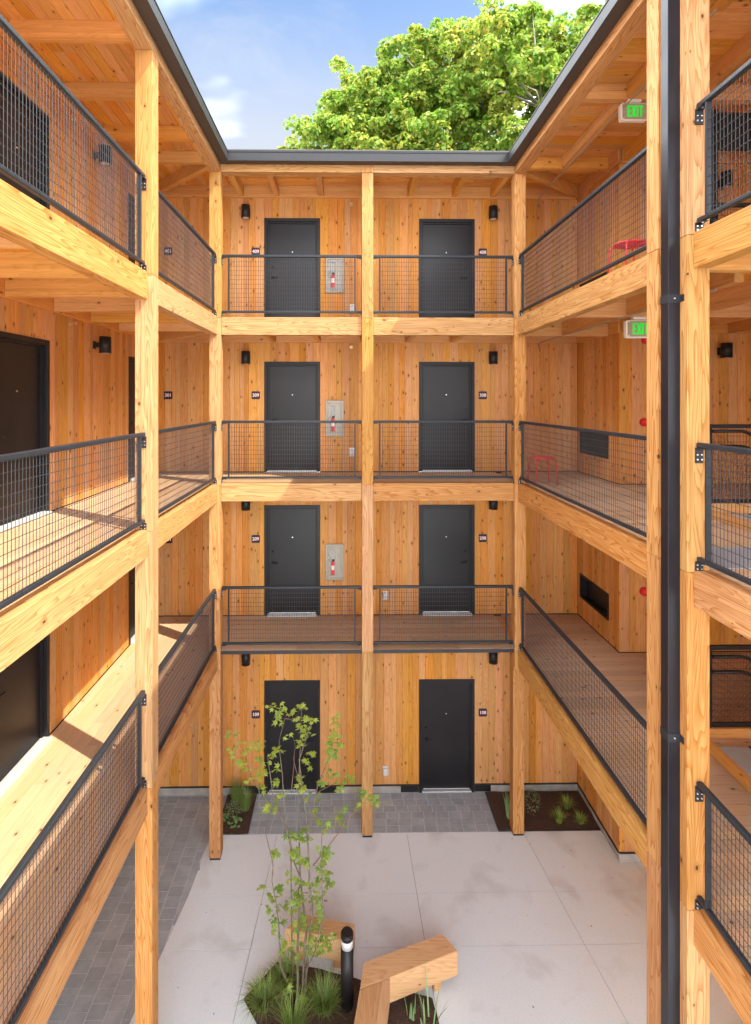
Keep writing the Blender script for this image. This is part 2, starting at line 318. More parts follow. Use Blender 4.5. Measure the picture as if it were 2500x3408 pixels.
class MB:
    def __init__(s): s.bm = bmesh.new(); s.mi = 0
    def box(s, a, b, bevel=0.0):
        lo = [min(a[i], b[i]) for i in range(3)]; hi = [max(a[i], b[i]) for i in range(3)]
        r = bmesh.ops.create_cube(s.bm, size=1.0)
        vs = r['verts']
        for v in vs: v.co = Vector([lo[i] + (v.co[i] + .5) * (hi[i] - lo[i]) for i in range(3)])
        fs = {f for v in vs for f in v.link_faces}
        for f in fs: f.material_index = s.mi
        if bevel > 0:
            es = list({e for v in vs for e in v.link_edges})
            rr = bmesh.ops.bevel(s.bm, geom=es, offset=bevel, segments=2, profile=0.5, affect='EDGES')
            for f in rr['faces']: f.material_index = s.mi
        return s
    def tube(s, p0, p1, r0, r1=None, n=10, caps=True):
        p0 = Vector(p0); p1 = Vector(p1); r1 = r0 if r1 is None else r1
        d = (p1 - p0)
        if d.length < 1e-6: return s
        q = d.to_track_quat('Z', 'Y'); A = []; B = []
        for i in range(n):
            t = 2 * math.pi * i / n; c = Vector((math.cos(t), math.sin(t), 0))
            A.append(s.bm.verts.new(p0 + q @ (c * r0))); B.append(s.bm.verts.new(p1 + q @ (c * r1)))
        for i in range(n):
            f = s.bm.faces.new((A[i], A[(i + 1) % n], B[(i + 1) % n], B[i])); f.smooth = True; f.material_index = s.mi
        if caps:
            f = s.bm.faces.new(A[::-1]); f.material_index = s.mi; f = s.bm.faces.new(B); f.material_index = s.mi
        return s
    def path(s, pts, rads, n=8):
        pts = [Vector(p) for p in pts]; rings = []
        for i, p in enumerate(pts):
            d = (pts[min(i + 1, len(pts) - 1)] - pts[max(i - 1, 0)]).normalized()
            q = d.to_track_quat('Z', 'Y')
            rings.append([s.bm.verts.new(p + q @ Vector((math.cos(2 * math.pi * k / n) * rads[i], math.sin(2 * math.pi * k / n) * rads[i], 0))) for k in range(n)])
        for a, b in zip(rings, rings[1:]):
            # match closest start vertex to avoid twist
            off = min(range(n), key=lambda k: (b[k].co - a[0].co).length)
            for k in range(n):
                f = s.bm.faces.new((a[k], a[(k + 1) % n], b[(k + 1 + off) % n], b[(k + off) % n])); f.smooth = True; f.material_index = s.mi
        f = s.bm.faces.new(rings[0][::-1]); f.material_index = s.mi
        f = s.bm.faces.new(rings[-1]); f.material_index = s.mi
        return s
    def poly(s, pts, z0, z1):
        """vertical prism over a plan polygon"""
        A = [s.bm.verts.new((p[0], p[1], z0)) for p in pts]; B = [s.bm.verts.new((p[0], p[1], z1)) for p in pts]
        n = len(pts)
        s.bm.faces.new(A[::-1]); s.bm.faces.new(B)
        for i in range(n): s.bm.faces.new((A[i], A[(i + 1) % n], B[(i + 1) % n], B[i]))
        return s
    def build(s, name, mats, parent=None, origin=None):
        bmesh.ops.recalc_face_normals(s.bm, faces=s.bm.faces[:])
        if origin is None:
            c = [v.co for v in s.bm.verts]
            origin = Vector([(min(v[i] for v in c) + max(v[i] for v in c)) / 2 for i in (0, 1)] + [min(v[2] for v in c)])
        origin = Vector(origin)
        for v in s.bm.verts: v.co -= origin
        me = bpy.data.meshes.new(name); s.bm.to_mesh(me); s.bm.free()
        for m_ in (mats if isinstance(mats, (list, tuple)) else [mats]): me.materials.append(m_)
        o = bpy.data.objects.new(name, me)
        return _reg(o, origin, parent)
def solid(name, a, b, mat, parent=None, bevel=0.004):
    return MB().box(a, b, bevel).build(name, mat, parent)

FL = {1: 0.0, 2: 3.51, 3: 6.33, 4: 9.15}
CEIL = 11.94
WY = 10.42; LX = -3.77; RX = 4.55; FY = 8.81
ORD = {1: 'ground', 2: 'second', 3: 'third', 4: 'top'}

# ------------------------------------------------------------------ ground
g = MB(); g.box((-400, -400, -0.6), (400, 400, -0.06)); tag(g.build('ground', M['curb']), kind='structure')
pav = thing('concrete_paving', None, None, (0, 7, 0), kind='structure')
def jx(i, y):
    return {0: -2.42 - 0.118 * (9.46 - y) if y > 8.9 else -2.402 - 0.131 * (8.97 - y), 1: -1.262 - 0.058 * (9.46 - y), 2: 1.058 + 0.024 * (9.45 - y),
            3: 3.154 + 0.117 * (9.33 - y), 4: 4.735 + 0.115 * (9.42 - y), 5: 9.5}[i]
ys = [9.462, 8.30, 7.485, 4.9, 2.2, -1.0, -6.0, -14.0, -30.0]  # rows behind the camera are unseen, extended to bounce sunlight into the court
for k in range(len(ys) - 1):
    for i in range(5):
        y1, y0 = ys[k] - 0.003, ys[k + 1] + 0.003
        if i == 4 and k == 0: y1 = FY
        g = MB(); e = 0.0035
        g.poly([(jx(i, y0) + (e if i else 0), y0), (jx(i + 1, y0) - e, y0), (jx(i + 1, y1) - e, y1), (jx(i, y1) + (e if i else 0), y1)], -0.058, -0.004 + 0.004)
        g.build('concrete_slab', M['concrete'], pav)
piece('slab_joint_filler', (-8, -30, -0.0595), (9.5, 9.46, -0.018), M['grit'], pav)

def paver_field(name, cells, base_z):
    t = thing(name, None, None, (cells[0][0], cells[0][1], 0), kind='structure')
    return t
pl = thing('paver_path', None, None, (-3, 7, 0), kind='structure')
random.seed(3)
piece('joint_sand', (LX, 3.2, -0.058), (-2.3, WY, -0.004), M['sand'], pl)
W_, L_ = 0.232, 0.182
for c in range(8):
    x0 = LX + 0.02 + c * W_
    off = (c % 2) * L_ * 0.5
    for r in range(41):
        y0 = 3.2 + r * L_ + off; y1 = y0 + L_
        if y1 > WY - 0.03: y1 = WY - 0.03
        if y1 - y0 < 0.05: continue
        x1 = x0 + W_; ym = (y0 + y1) / 2
        lim = jx(0, ym) - 0.005 if ym < 9.42 else -2.36
        if x0 > lim - 0.03: continue
        dz = random.uniform(-0.0015, 0.0015)
        if x1 < lim - 0.02 and abs(ym - 9.4) > 0.15:
            piece('paver', (x0 + .0045, y0 + .0045, -0.05), (x1 - .0045, y1 - .0045, dz), M['paver'], pl)
        else:
            l0 = (jx(0, y0) if ym < 9.42 else -2.36); l1 = (jx(0, y1) if ym < 9.42 else -2.36)
            g = MB(); g.poly([(x0 + .003, y0 + .003), (min(x1, l0) - .004, y0 + .003), (min(x1, l1) - .004, y1 - .003), (x0 + .003, y1 - .003)], -0.05, dz)
            g.build('paver', M['paver'], pl)
pb = thing('paver_entry_strip', None, None, (0.4, 9.9, 0), kind='structure')
xa, xb = -1.775, 2.70
piece('joint_sand', (xa, 9.466, -0.058), (xb, WY - 0.01, -0.004), M['sand'], pb)
for r in range(6):
    y0 = 9.468 + r * 0.158; y1 = y0 + 0.158
    x = xa - random.uniform(0.05, 0.2)
    while x < xb:
        x1 = x + 0.232
        a_, b_ = max(x, xa), min(x1, xb)
        if b_ - a_ > 0.03:
            piece('paver', (a_ + .0045, y0 + .0045, -0.05), (b_ - .0045, y1 - .0045, random.uniform(-0.0015, 0.0015)), M['paver'], pb)
        x = x1
def bed(name, poly, h, seed):
    rg = random.Random(seed); bm = bmesh.new()
    vs = [bm.verts.new((p[0], p[1], 0)) for p in poly]; f = bm.faces.new(vs)
    bmesh.ops.triangulate(bm, faces=[f]); bmesh.ops.subdivide_edges(bm, edges=bm.edges[:], cuts=9, use_grid_fill=True)
    from mathutils import noise
    for v in bm.verts:
        v.co.z = 0.002 + h * (0.5 + 0.5 * noise.noise(v.co * 3)) + 0.012 * noise.noise(v.co * 22)
    me = bpy.data.meshes.new(name); bm.to_mesh(me); bm.free(); me.materials.append(M['mulch'])
    for p in me.polygons: p.use_smooth = True
    o = bpy.data.objects.new(name, me); COL.objects.link(o); WL[name] = Vector((0, 0, 0)); o['kind'] = 'structure'
    return o
bed('planting_bed_soil', [(-2.355, 9.468), (-1.78, 9.468), (-1.78, 10.40), (-2.355, 10.40)], 0.03, 1)
bed('planting_bed_soil', [(2.705, 9.468), (4.60, 9.468), (4.56, 10.40), (2.705, 10.40)], 0.03, 2)
PLAN = [(-0.97, 7.30), (-0.35, 7.19), (0.2, 7.05), (0.8, 6.9), (1.09, 6.83), (1.135, 6.5), (1.14, 5.9), (0.8, 5.55), (-0.7, 5.55), (-1.02, 6.1), (-1.13, 6.6), (-1.34, 6.86)]
bed('courtyard_planter_soil', PLAN, 0.035, 3)
# thin dark steel edging round the planter
g = MB()
for i in range(len(PLAN)):
    a = Vector((*PLAN[i], 0)); b_ = Vector((*PLAN[(i + 1) % len(PLAN)], 0)); d = (b_ - a).normalized(); nrm = Vector((-d.y, d.x, 0)) * 0.006
    g.poly([(a - nrm)[:2], (b_ - nrm)[:2], (b_ + nrm)[:2], (a + nrm)[:2]], -0.01, 0.008)
tag(g.build('planter_edging', M['gutter']), 'thin dark steel edging around the courtyard planter', 'edging')

# ------------------------------------------------------------------ cladding walls
def mapper(kind):
    return {'back': lambda u, v, z: (u, WY + v, z), 'left': lambda u, v, z: (LX - v, u, z),
            'right': lambda u, v, z: (RX + v, u, z), 'face': lambda u, v, z: (u, FY + v, z), 'end': lambda u, v, z: (7.6 + v, u, z)}[kind]
def mbox(mb, mp_, a, b, bevel=0.0): mb.box(mp_(*a), mp_(*b), bevel)
def door(parent, mp_, u0, u1, f, top, hinge_left=True, bracket=False, label=None):
    fw = 0.062
    g = MB()
    mbox(g, mp_, (u0, -0.012, f + 0.004), (u0 + fw, 0.14, f + top), 0.004); mbox(g, mp_, (u1 - fw, -0.012, f + 0.004), (u1, 0.14, f + top), 0.004)
    mbox(g, mp_, (u0 + fw, -0.012, f + top - fw), (u1 - fw, 0.14, f + top), 0.004)
    mbox(g, mp_, (u0 + fw, 0.03, f + 0.03), (u0 + fw + 0.03, 0.138, f + top - fw)); mbox(g, mp_, (u1 - fw - 0.03, 0.03, f + 0.03), (u1 - fw, 0.138, f + top - fw))
    mbox(g, mp_, (u0 + fw + .03, 0.03, f + top - fw - 0.03), (u1 - fw - .03, 0.138, f + top - fw))
    d = g.build('door', M['frame'], parent)
    g = MB(); mbox(g, mp_, (u0 + fw + 0.004, 0.062, f + 0.035), (u1 - fw - 0.004, 0.105, f + top - fw - 0.004), 0.003); g.build('door_leaf', M['door'], d)
    g = MB()
    mbox(g, mp_, (u0 + fw, -0.075 if f > 0 else -0.01, f + 0.002), (u1 - fw, 0.06, f + 0.03), 0.003)
    for k in range(5 if f > 0 else 0): mbox(g, mp_, (u0 + fw + .01, -0.065 + k * 0.022, f + 0.029), (u1 - fw - .01, -0.055 + k * 0.022, f + 0.034))
    g.build('threshold', M['alu'], d)
    us = (u0 + fw + 0.09) if hinge_left else (u1 - fw - 0.09); sgn = 1 if hinge_left else -1
    g = MB(); g.tube(mp_(us, 0.062, f + 1.02), mp_(us, 0.03, f + 1.02), 0.026, n=16)
    g.tube(mp_(us, 0.03, f + 1.02), mp_(us, 0.005, f + 1.02), 0.011, n=10); g.tube(mp_(us, 0.008, f + 1.02), mp_(us + sgn * 0.115, 0.008, f + 1.015), 0.010, n=10)
    g.build('lever_handle', M['steel' if False else 'black'], d)
    g = MB(); g.tube(mp_(us, 0.062, f + 1.23), mp_(us, 0.04, f + 1.23), 0.03, 0.027, n=18); g.build('deadbolt', M['black'], d)
    uc = (u0 + u1) / 2
    g = MB(); g.tube(mp_(uc, 0.062, f + 1.52), mp_(uc, 0.054, f + 1.52), 0.011, n=12); g.build('door_viewer', M['bolt'], d)
    if not hinge_left or True:
        uh = u1 - fw if hinge_left else u0 + fw
        for zz in (0.25, 1.1, 1.9):
            g = MB(); g.tube(mp_(uh, 0.045, f + zz), mp_(uh, 0.045, f + zz + 0.1), 0.008, n=8); g.build('hinge', M['black'], d)
    if bracket:
        for (a, b_) in ((u0 - 0.36, u0 - 0.004), (u1 + 0.004, u1 + 0.32)):
            g = MB(); mbox(g, mp_, (a, -0.012, 0.02), (b_, 0.02, 0.155), 0.003); g.build('sill_bracket', M['black'], d)
    if label: d['label'] = label
    return d
def wall(kind, lvl, u0, u1, label, doors=(), holes=(), seed=1):
    rg = random.Random(seed * 31 + lvl); mp_ = mapper(kind); f = FL[lvl]
    z0 = f + 0.012 if lvl > 1 else 0.17
    ztop = (FL[lvl + 1] - 0.28) if lvl < 4 else 11.71
    zhi = (FL[lvl + 1] - 0.035) if lvl < 4 else CEIL - 0.002
    t = thing('cedar_wall', label, 'wall', mp_((u0 + u1) / 2, 0, f), 'vertical cedar board walls round the courtyard')
    cuts = sorted(set([u0, u1] + [c for d_ in doors for c in d_[:2]] + [c for h in holes for c in h[:2]]))
    back = MB(); ex = 1 if kind == 'back' else 0; trim = kind == 'right'; tr_ = 0.0
    for a, b_ in zip(cuts, cuts[1:]):
        mid = (a + b_) / 2
        dd = [d_ for d_ in doors if d_[0] <= mid <= d_[1]]; hh = [h for h in holes if h[0] <= mid <= h[1]]
        spans = [(z0, ztop)]
        if dd: spans = [(f + dd[0][2] + 0.002, ztop)]
        if hh: spans = [(z0, hh[0][2]), (hh[0][3], ztop)]
        n_ = max(1, round((b_ - a) / 0.132)); ws = [rg.choice((0.085, 0.11, 0.13, 0.13, 0.15, 0.175)) for _ in range(n_)]; s = (b_ - a) / sum(ws)
        x = a
        for w in ws:
            x1 = x + w * s; pr = rg.uniform(0, 0.004)
            for (za, zb) in spans:
                piece('plank', mp_(x + 0.0019, pr, za), mp_(x1 - 0.0019, 0.02, zb), M['clad', 2], t)
            x = x1
        top_ = zhi
        if (trim or kind == 'face') and a == u0: a = a + 0.024
        if dd: mbox(back, mp_, (a - (.2 if a == u0 else 0) * ex, 0.021, f + dd[0][2] + .002), (b_, 0.2, top_)); mbox(back, mp_, (a, 0.142, f), (b_, 0.2, f + dd[0][2] + .001))
        elif hh: mbox(back, mp_, (a, 0.021, f - 0.055), (b_, 0.2, hh[0][2])); mbox(back, mp_, (a, 0.021, hh[0][3]), (b_, 0.2, top_)); mbox(back, mp_, (a, 0.15, hh[0][2]), (b_, 0.2, hh[0][3]))
        else: mbox(back, mp_, (a - (.25 * ex if a == u0 else -tr_ if trim else 0), 0.021, f - 0.055), (b_ + (.25 * ex if b_ == u1 else 0), 0.2, top_))
    back.build('sheathing', M['backing'], t)
    # ledger board above the planks
    hb = {'back': 0, 'face': 0}.get(kind, 1)
    g = MB(); mbox(g, mp_, (u0 - (.045 if trim else 0), -0.045, ztop + 0.002), (u1, 0.0205, zhi), 0.003); g.build('ledger_beam', M['joist', hb], t)
    if lvl == 1:
        segs = []; x = u0
        for d_ in sorted(doors): segs.append((x, d_[0])); x = d_[1]
        segs.append((x, u1))
        for a, b_ in segs:
            if b_ - a > 0.05:
                g = MB(); mbox(g, mp_, (a, 0.006, -0.055), (b_, 0.0205, 0.150)); g.build('concrete_footing', M['curb'], t)
                g = MB(); mbox(g, mp_, (a, -0.022, 0.150), (b_, 0.0205, 0.168)); g.build('base_flashing', M['gutter'], t)
    for i, d_ in enumerate(doors): door(t, mp_, d_[0], d_[1], f, d_[2], d_[3], lvl == 1 and kind == 'back')
    return t
DT = 2.168
for lvl in (1, 2, 3, 4):
    top = DT if lvl > 1 else 2.235
    hl = lvl > 1
    wall('back', lvl, LX, RX + 0.0, 'vertical cedar plank wall at the back of the courtyard on the %s floor, holding two dark doors' % ORD[lvl],
         doors=[(-1.64, -0.545, top, hl), (1.405, 2.505, top, not hl)], seed=5)
    wall('left', lvl, 0.6, WY, 'cedar plank wall of the left-hand gallery on the %s floor' % ORD[lvl],
         doors=[(5.62, 6.735, top, True), (9.165, 10.28, top, True)], seed=9)
    holes = [] if lvl == 1 else [(9.17, 10.30, FL[lvl] + 0.385, FL[lvl] + 0.855)]
    wall('right', lvl, FY, WY, 'short cedar side wall at the right-hand back corner, %s floor' % ORD[lvl], holes=holes, seed=13)
    wall('face', lvl, RX, 7.6, 'camera-facing cedar wall beyond the right-hand corner, %s floor' % ORD[lvl], seed=17)
    wall('end', lvl, -0.3, FY, 'outer cedar wall at the far right beyond the stairs, %s floor' % ORD[lvl], seed=21)
# louvre / recessed black boxes in the right-hand side wall
for lvl in (2, 3, 4):
    f = FL[lvl]; mp_ = mapper('right')
    word = {2: 'empty black recessed box low in the right-hand cedar wall, second floor', 3: 'black louvred grille in the right-hand cedar wall behind the third-floor railing', 4: 'black louvred grille in the right-hand cedar wall on the top floor'}[lvl]
    t = thing('wall_grille', word, 'grille', mp_(9.73, 0, f + 0.385))
    g = MB()
    mbox(g, mp_, (9.17, -0.012, f + .385), (9.205, 0.14, f + .855)); mbox(g, mp_, (10.265, -0.012, f + .385), (10.30, 0.14, f + .855))
    mbox(g, mp_, (9.205, -0.012, f + .385), (10.265, 0.14, f + .42)); mbox(g, mp_, (9.205, -0.012, f + .82), (10.265, 0.14, f + .855))
    g.build('frame', M['black'], t)
    g = MB(); mbox(g, mp_, (9.205, 0.12, f + .42), (10.265, 0.139, f + .82)); g.build('back_panel', M['black'], t)
    if lvl > 2:
        for k in range(11):
            z = f + 0.44 + k * 0.035
            g = MB(); g.box(mp_(9.207, 0.012, z), mp_(10.263, 0.03, z + 0.016)); g.build('louvre', M['rail'], t)

# ------------------------------------------------------------------ posts
PW = 0.19
def post(x0, y0, label, w=PW, segs=None, group='square timber posts of the galleries', base=True, z0=0.0, z1=11.588, dy=0.0):
    t = thing('timber_post', label, 'post', (x0 + w / 2, y0 + w / 2, z0), group)
    zs = [z0 + (0.035 if base else 0.0)] + [z for z in (segs or [FL[2] - 0.02, FL[3] - 0.02, FL[4] - 0.02]) if z0 + .1 < z < z1 - .1] + [z1]
    for a, b_ in zip(zs, zs[1:]):
        solid('post_section', (x0, y0, a + (0.0015 if a > z0 + .1 else 0)), (x0 + w, y0 + w, b_ - 0.0015), M['beam', 2], t, 0.006)
    if base:
        solid('base_plate', (x0 + 0.008, y0 + 0.008, 0.001), (x0 + w - 0.008, y0 + w - 0.008, 0.035), M['black'], t, 0.001)
    return t
LPX = -2.332; RPX = 2.832; BPY = 8.935
post(LPX, BPY, 'timber post at the left-hand inner corner of the courtyard')
post(LPX, 5.83, 'large timber post of the left gallery, in front of the corner post')
post(LPX, 2.78, 'timber post of the left gallery just outside the picture')
post(0.24, BPY, 'middle timber post of the back gallery above the second floor', z0=3.50, base=False)
post(0.252, 9.36, 'middle timber post at ground level below the back gallery', z1=3.455, segs=[])
post(RPX, BPY, 'timber post at the right-hand inner corner above the second floor', z0=3.18, base=False)
post(2.935, 9.36, 'timber post at ground level below the right-hand inner corner', z1=3.17, segs=[], w=0.2)
post(RPX, 4.79, 'tall timber post immediately left of the dark downspout')
post(RPX, 4.375, 'tall timber post immediately right of the dark downspout')
post(RPX, 1.3, 'timber post of the right gallery just outside the picture')

# downspout between the paired posts
t = thing('downspout', 'dark square metal downspout running down between two tall timber posts', 'downspout', (2.9, 4.64, 0))
zz = [0.02, 2.95, 5.75, 9.1, 12.0]
dx0, dy0 = 2.727, 4.47
zs = [0.02, 4.86, 8.60, 11.75]
for a, b_ in zip(zs, zs[1:]):
    solid('pipe_length', (dx0, dy0, a), (dx0 + 0.105, dy0 + 0.105, b_ - 0.003), M['pipe'], t, 0.004)
for z in (4.84, 8.58):
    g = MB(); g.box((dx0 - 0.003, dy0 - 0.004, z), (dx0 + 0.108, dy0 + 0.109, z + 0.07), 0.001); g.box((dx0 + 0.1055, dy0 - 0.055, z + .005), (dx0 + 0.1045 - .003, dy0 - 0.0045, z + 0.065), 0.001)
    st = g.build('strap', M['rail'], t)
    g = MB(); g.tube((dx0 + .052, dy0 - .004, z + .035), (dx0 + .052, dy0 - .014, z + .035), 0.006, n=8); g.build('screw', M['bolt'], st)

# ------------------------------------------------------------------ galleries
def boards(parent, axis, a0, a1, c0, c1, z0, z1, mat, width=0.139, lens=(2.4, 3.9), seed=1, name='deck_board', gap=0.004):
    """boards running along axis (0=x,1=y) from a0 to a1, laid side by side from c0 to c1"""
    rg = random.Random(seed); n_ = max(1, round((c1 - c0) / width)); w = (c1 - c0) / n_
    for i in range(n_):
        x = a0; first = True
        while x < a1 - 1e-4:
            ln = rg.uniform(*lens) if a1 - a0 > lens[0] * 1.3 else a1 - a0
            if first: ln *= rg.uniform(0.4, 1)
            x1 = min(a1, x + ln)
            if a1 - x1 < 0.5: x1 = a1
            lo, hi = c0 + i * w + gap / 2, c0 + (i + 1) * w - gap / 2
            dz = rg.uniform(-0.0012, 0.0)
            if axis == 0: piece(name, (x + .001, lo, z0), (x1 - .001, hi, z1 + dz), mat, parent)
            else: piece(name, (lo, x + .001, z0), (hi, x1 - .001, z1 + dz), mat, parent)
            x = x1; first = False
GRP = 'timber galleries round the courtyard'
BD = 0.30
for lvl in (2, 3, 4):
    f = FL[lvl]; wd = ORD[lvl]
    # left
    t = thing('gallery', 'left-hand timber walkway of the %s floor with its beams and joists' % wd, 'gallery', (-3, 5, f - .3), GRP)
    boards(t, 1, 0.6, WY - 0.012, LX + 0.008, -2.337, f - 0.030, f, M['deck', 1], 0.142, (2.6, 4.2), 40 + lvl)
    for a, b_ in ((0.6, 2.778), (2.972, 5.828), (6.022, 8.933)):
        solid('edge_beam', (-2.335, a, f - BD), (-2.192, b_, f), M['beam', 1], t, 0.005)
    piece('subfloor', (LX + .004, 0.6, f - 0.052), (-2.338, WY - .004, f - 0.033), M['soffit', 1], t)
    y = 8.66
    for k in range(10):
        if y > 0.7: solid('joist', (LX + 0.05, y, f - 0.275), (-2.337, y + 0.09, f - 0.0525), M['joist', 0], t, 0.003)
        y -= 0.955
    # corner brace joist
    g = MB(); a = Vector((-2.34, 9.0, 0)); b_ = Vector((LX + .05, WY - .05, 0)); d = (b_ - a).normalized(); nn = Vector((-d.y, d.x, 0)) * 0.045
    g.poly([(a - nn)[:2], (b_ - nn)[:2], (b_ + nn)[:2], (a + nn)[:2]], f - 0.272, f - 0.0525); g.build('corner_joist', M['joist', 0], t)
    # back
    t = thing('gallery', 'timber walkway across the back of the courtyard, %s floor' % wd, 'gallery', (0.3, 9.6, f - .3), GRP)
    boards(t, 0, -2.335, RPX + 0.05, 8.985 if lvl == 2 else 9.132, WY - 0.012, f - 0.030, f, M['deck', 0], 0.142, (2.2, 3.4), 50 + lvl)
    piece('subfloor', (-2.336, 9.0 if lvl == 2 else 9.133, f - 0.052), (RPX + .05, WY - .004, f - 0.033), M['soffit', 0], t)
    if lvl > 2:
        for a, b_ in ((-2.140, 0.238), (0.432, 2.830)):
            solid('edge_beam', (a, 8.985, f - BD), (b_, 9.130, f), M['beam', 0], t, 0.005)
        for k in range(7):
            x = -2.36 + 0.87 * k
            if k in (0, 6) : continue
            solid('joist', (x, 9.132, f - 0.275), (x + 0.09, WY - 0.048, f - 0.0525), M['joist', 1], t, 0.003)
    else:
        solid('steel_edge_angle', (-2.140, 8.972, f - 0.062), (0.238, 8.984, f - 0.004), M['gutter'], t, 0.002)
        solid('steel_edge_angle', (0.432, 8.972, f - 0.062), (2.830, 8.984, f - 0.004), M['gutter'], t, 0.002)
    # right, back part and near part
    t = thing('gallery', 'right-hand timber walkway of the %s floor, from the back corner to the downspout' % wd, 'gallery', (3.7, 7, f - .3), GRP)
    boards(t, 0, RPX + 0.052 + .142, RX - 0.008, FY + 0.003, WY - 0.012, f - 0.030, f, M['deck', 0], 0.142, (2.2, 3.4), 60 + lvl)
    boards(t, 0, RPX + 0.052 + .142, 7.58, 5.06, FY - 0.003, f - 0.030, f, M['deck', 0], 0.142, (2.4, 3.6), 61 + lvl)
    solid('edge_beam', (2.882, 4.982, f - BD), (3.024, 8.933, f), M['beam', 1], t, 0.005)
    piece('subfloor', (3.028, 5.0, f - 0.052), (7.58, FY, f - 0.033), M['soffit', 0], t)
    piece('subfloor', (2.89, FY + .001, f - 0.052), (RX - 0.004, WY - .004, f - 0.033), M['soffit', 0], t)
    for x in (3.69, 4.56, 5.43, 6.3):
        solid('joist', (x, 5.0, f - 0.275), (x + 0.09, 6.96, f - 0.0525), M['joist', 1], t, 0.003)
        if x < 4.5:
            solid('joist', (x, 7.07, f - 0.275), (x + 0.09, 9.08, f - 0.0525), M['joist', 1], t, 0.003)
        else: solid('joist', (x + .05, 7.07, f - 0.275), (x + 0.14, FY - .05, f - 0.0525), M['joist', 1], t, 0.003)
    solid('cross_beam', (3.028, 6.962, f - 0.30), (7.58, 7.068, f - 0.0525), M['joist', 0], t, 0.003)
    solid('cross_beam', (3.028, 9.082, f - 0.30), (RX - .05, 9.18, f - 0.0525), M['joist', 0], t, 0.003)
    t = thing('gallery', 'right-hand timber walkway of the %s floor nearest the viewer' % wd, 'gallery', (3.7, 2, f - .3), GRP)
    if lvl == 2:
        boards(t, 0, 3.03, 4.30, -0.3, 5.052, f - 0.030, f, M['deck', 0], 0.142, (2.4, 3.6), 70 + lvl)
    else:
        boards(t, 0, 3.03, 7.58, -0.3, 4.40, f - 0.030, f, M['deck', 0], 0.142, (2.4, 3.6), 70 + lvl)
        solid('joint_cover_plate', (3.03, 4.41, f - 0.02), (7.58, 5.05, f + 0.004), M['plate'], t, 0.001)
    for a, b_ in ((-0.3, 1.298), (1.492, 4.373)):
        solid('edge_beam', (2.882, a, f - BD), (3.024, b_, f), M['beam', 1], t, 0.005)
    piece('subfloor', (3.028, -0.3, f - 0.052), (7.58, 4.99, f - 0.033), M['soffit', 0], t)
    for x in (3.69, 4.56, 5.43, 6.3):
        solid('joist', (x, -0.25, f - 0.275), (x + 0.09, 4.42, f - 0.0525), M['joist', 1], t, 0.003)
    solid('cross_beam', (3.028, 4.43, f - 0.30), (7.58, 4.53, f - 0.0525), M['joist', 0], t, 0.003)
    solid('cross_beam', (3.028, 3.1, f - 0.30), (7.58, 3.2, f - 0.276), M['joist', 0], t, 0.003)

# ------------------------------------------------------------------ roof
def eave(t, axis, a, b_, c0, c1):
    if axis == 1: solid('eave_beam', (c0, a, 11.59), (c1, b_, 11.875), M['beam', 1], t, 0.005)
    else: solid('eave_beam', (a, c0, 11.59), (b_, c1, 11.875), M['beam', 0], t, 0.005)
RG = 'gallery roofs round the courtyard'
t = thing('gallery_roof', 'plank soffit roof with rafters over the left-hand top gallery', 'roof', (-3, 5, 11.6), RG)
boards(t, 1, 0.6, WY + .6, LX - 0.9, -2.30, CEIL, CEIL + 0.03, M['soffit', 1], 0.142, (2.2, 4.0), 80, 'soffit_board', 0.005)
piece('roof_deck', (LX - 0.9, 0.6, CEIL + 0.031), (-2.30, WY + .6, CEIL + 0.09), M['roofing'], t)
solid('eave_beam', (LPX, 0.6, 11.59), (-2.142, 8.932, 11.875), M['beam', 1], t, 0.005)
for y in (8.93, 8.13, 7.02, 5.875, 4.73, 3.58, 2.43, 1.28):
    solid('rafter', (LX + 0.048, y, 11.745), (LPX - 0.003, y + 0.10, CEIL - 0.001), M['joist', 0], t, 0.003)
def hip(t, a, b_, m_):
    g = MB(); a = Vector((*a, 0)); b_ = Vector((*b_, 0)); d = (b_ - a).normalized(); nn = Vector((-d.y, d.x, 0)) * 0.05
    g.poly([(a - nn)[:2], (b_ - nn)[:2], (b_ + nn)[:2], (a + nn)[:2]], 11.735, CEIL - 0.003); g.build('hip_rafter', m_, t)
hip(t, (-2.36, 9.10), (LX + .07, WY - .09), M['joist', 0])
t = thing('gallery_roof', 'plank soffit roof with joists over the back top gallery', 'roof', (0.3, 9.7, 11.6), RG)
boards(t, 0, -2.295, RPX + .18, 9.06, WY + .6, CEIL, CEIL + 0.03, M['soffit', 0], 0.142, (2.2, 3.4), 81, 'soffit_board', 0.005)
piece('roof_deck', (-2.295, 9.06, CEIL + 0.031), (RPX + .18, WY + .6, CEIL + 0.09), M['roofing'], t)
solid('eave_beam', (-2.140, 8.937, 11.59), (0.238, 9.125, 11.875), M['beam', 0], t, 0.005)
solid('eave_beam', (0.432, 8.937, 11.59), (2.830, 9.125, 11.875), M['beam', 0], t, 0.005)
solid('post_head', (0.24, 8.933, 11.592), (0.43, 9.125, 11.875), M['beam', 2], t, 0.004)
for k in range(7):
    x = -2.31 + 0.87 * k
    if k == 0: x = -2.13
    if k == 6: x = 2.80
    solid('roof_joist', (x, 9.128, 11.735), (x + 0.10, WY - 0.048, CEIL - 0.001), M['joist', 1], t, 0.003)
t = thing('gallery_roof', 'plank soffit roof with beams over the right-hand top gallery', 'roof', (3.7, 5, 11.6), RG)
boards(t, 0, 2.99, 8.6, -0.3, 9.06, CEIL, CEIL + 0.03, M['soffit', 0], 0.142, (2.4, 3.6), 82, 'soffit_board', 0.005)
boards(t, 0, RPX + .182, 5.0, 9.06, WY + .6, CEIL, CEIL + 0.03, M['soffit', 0], 0.142, (2.4, 3.6), 83, 'soffit_board', 0.005)
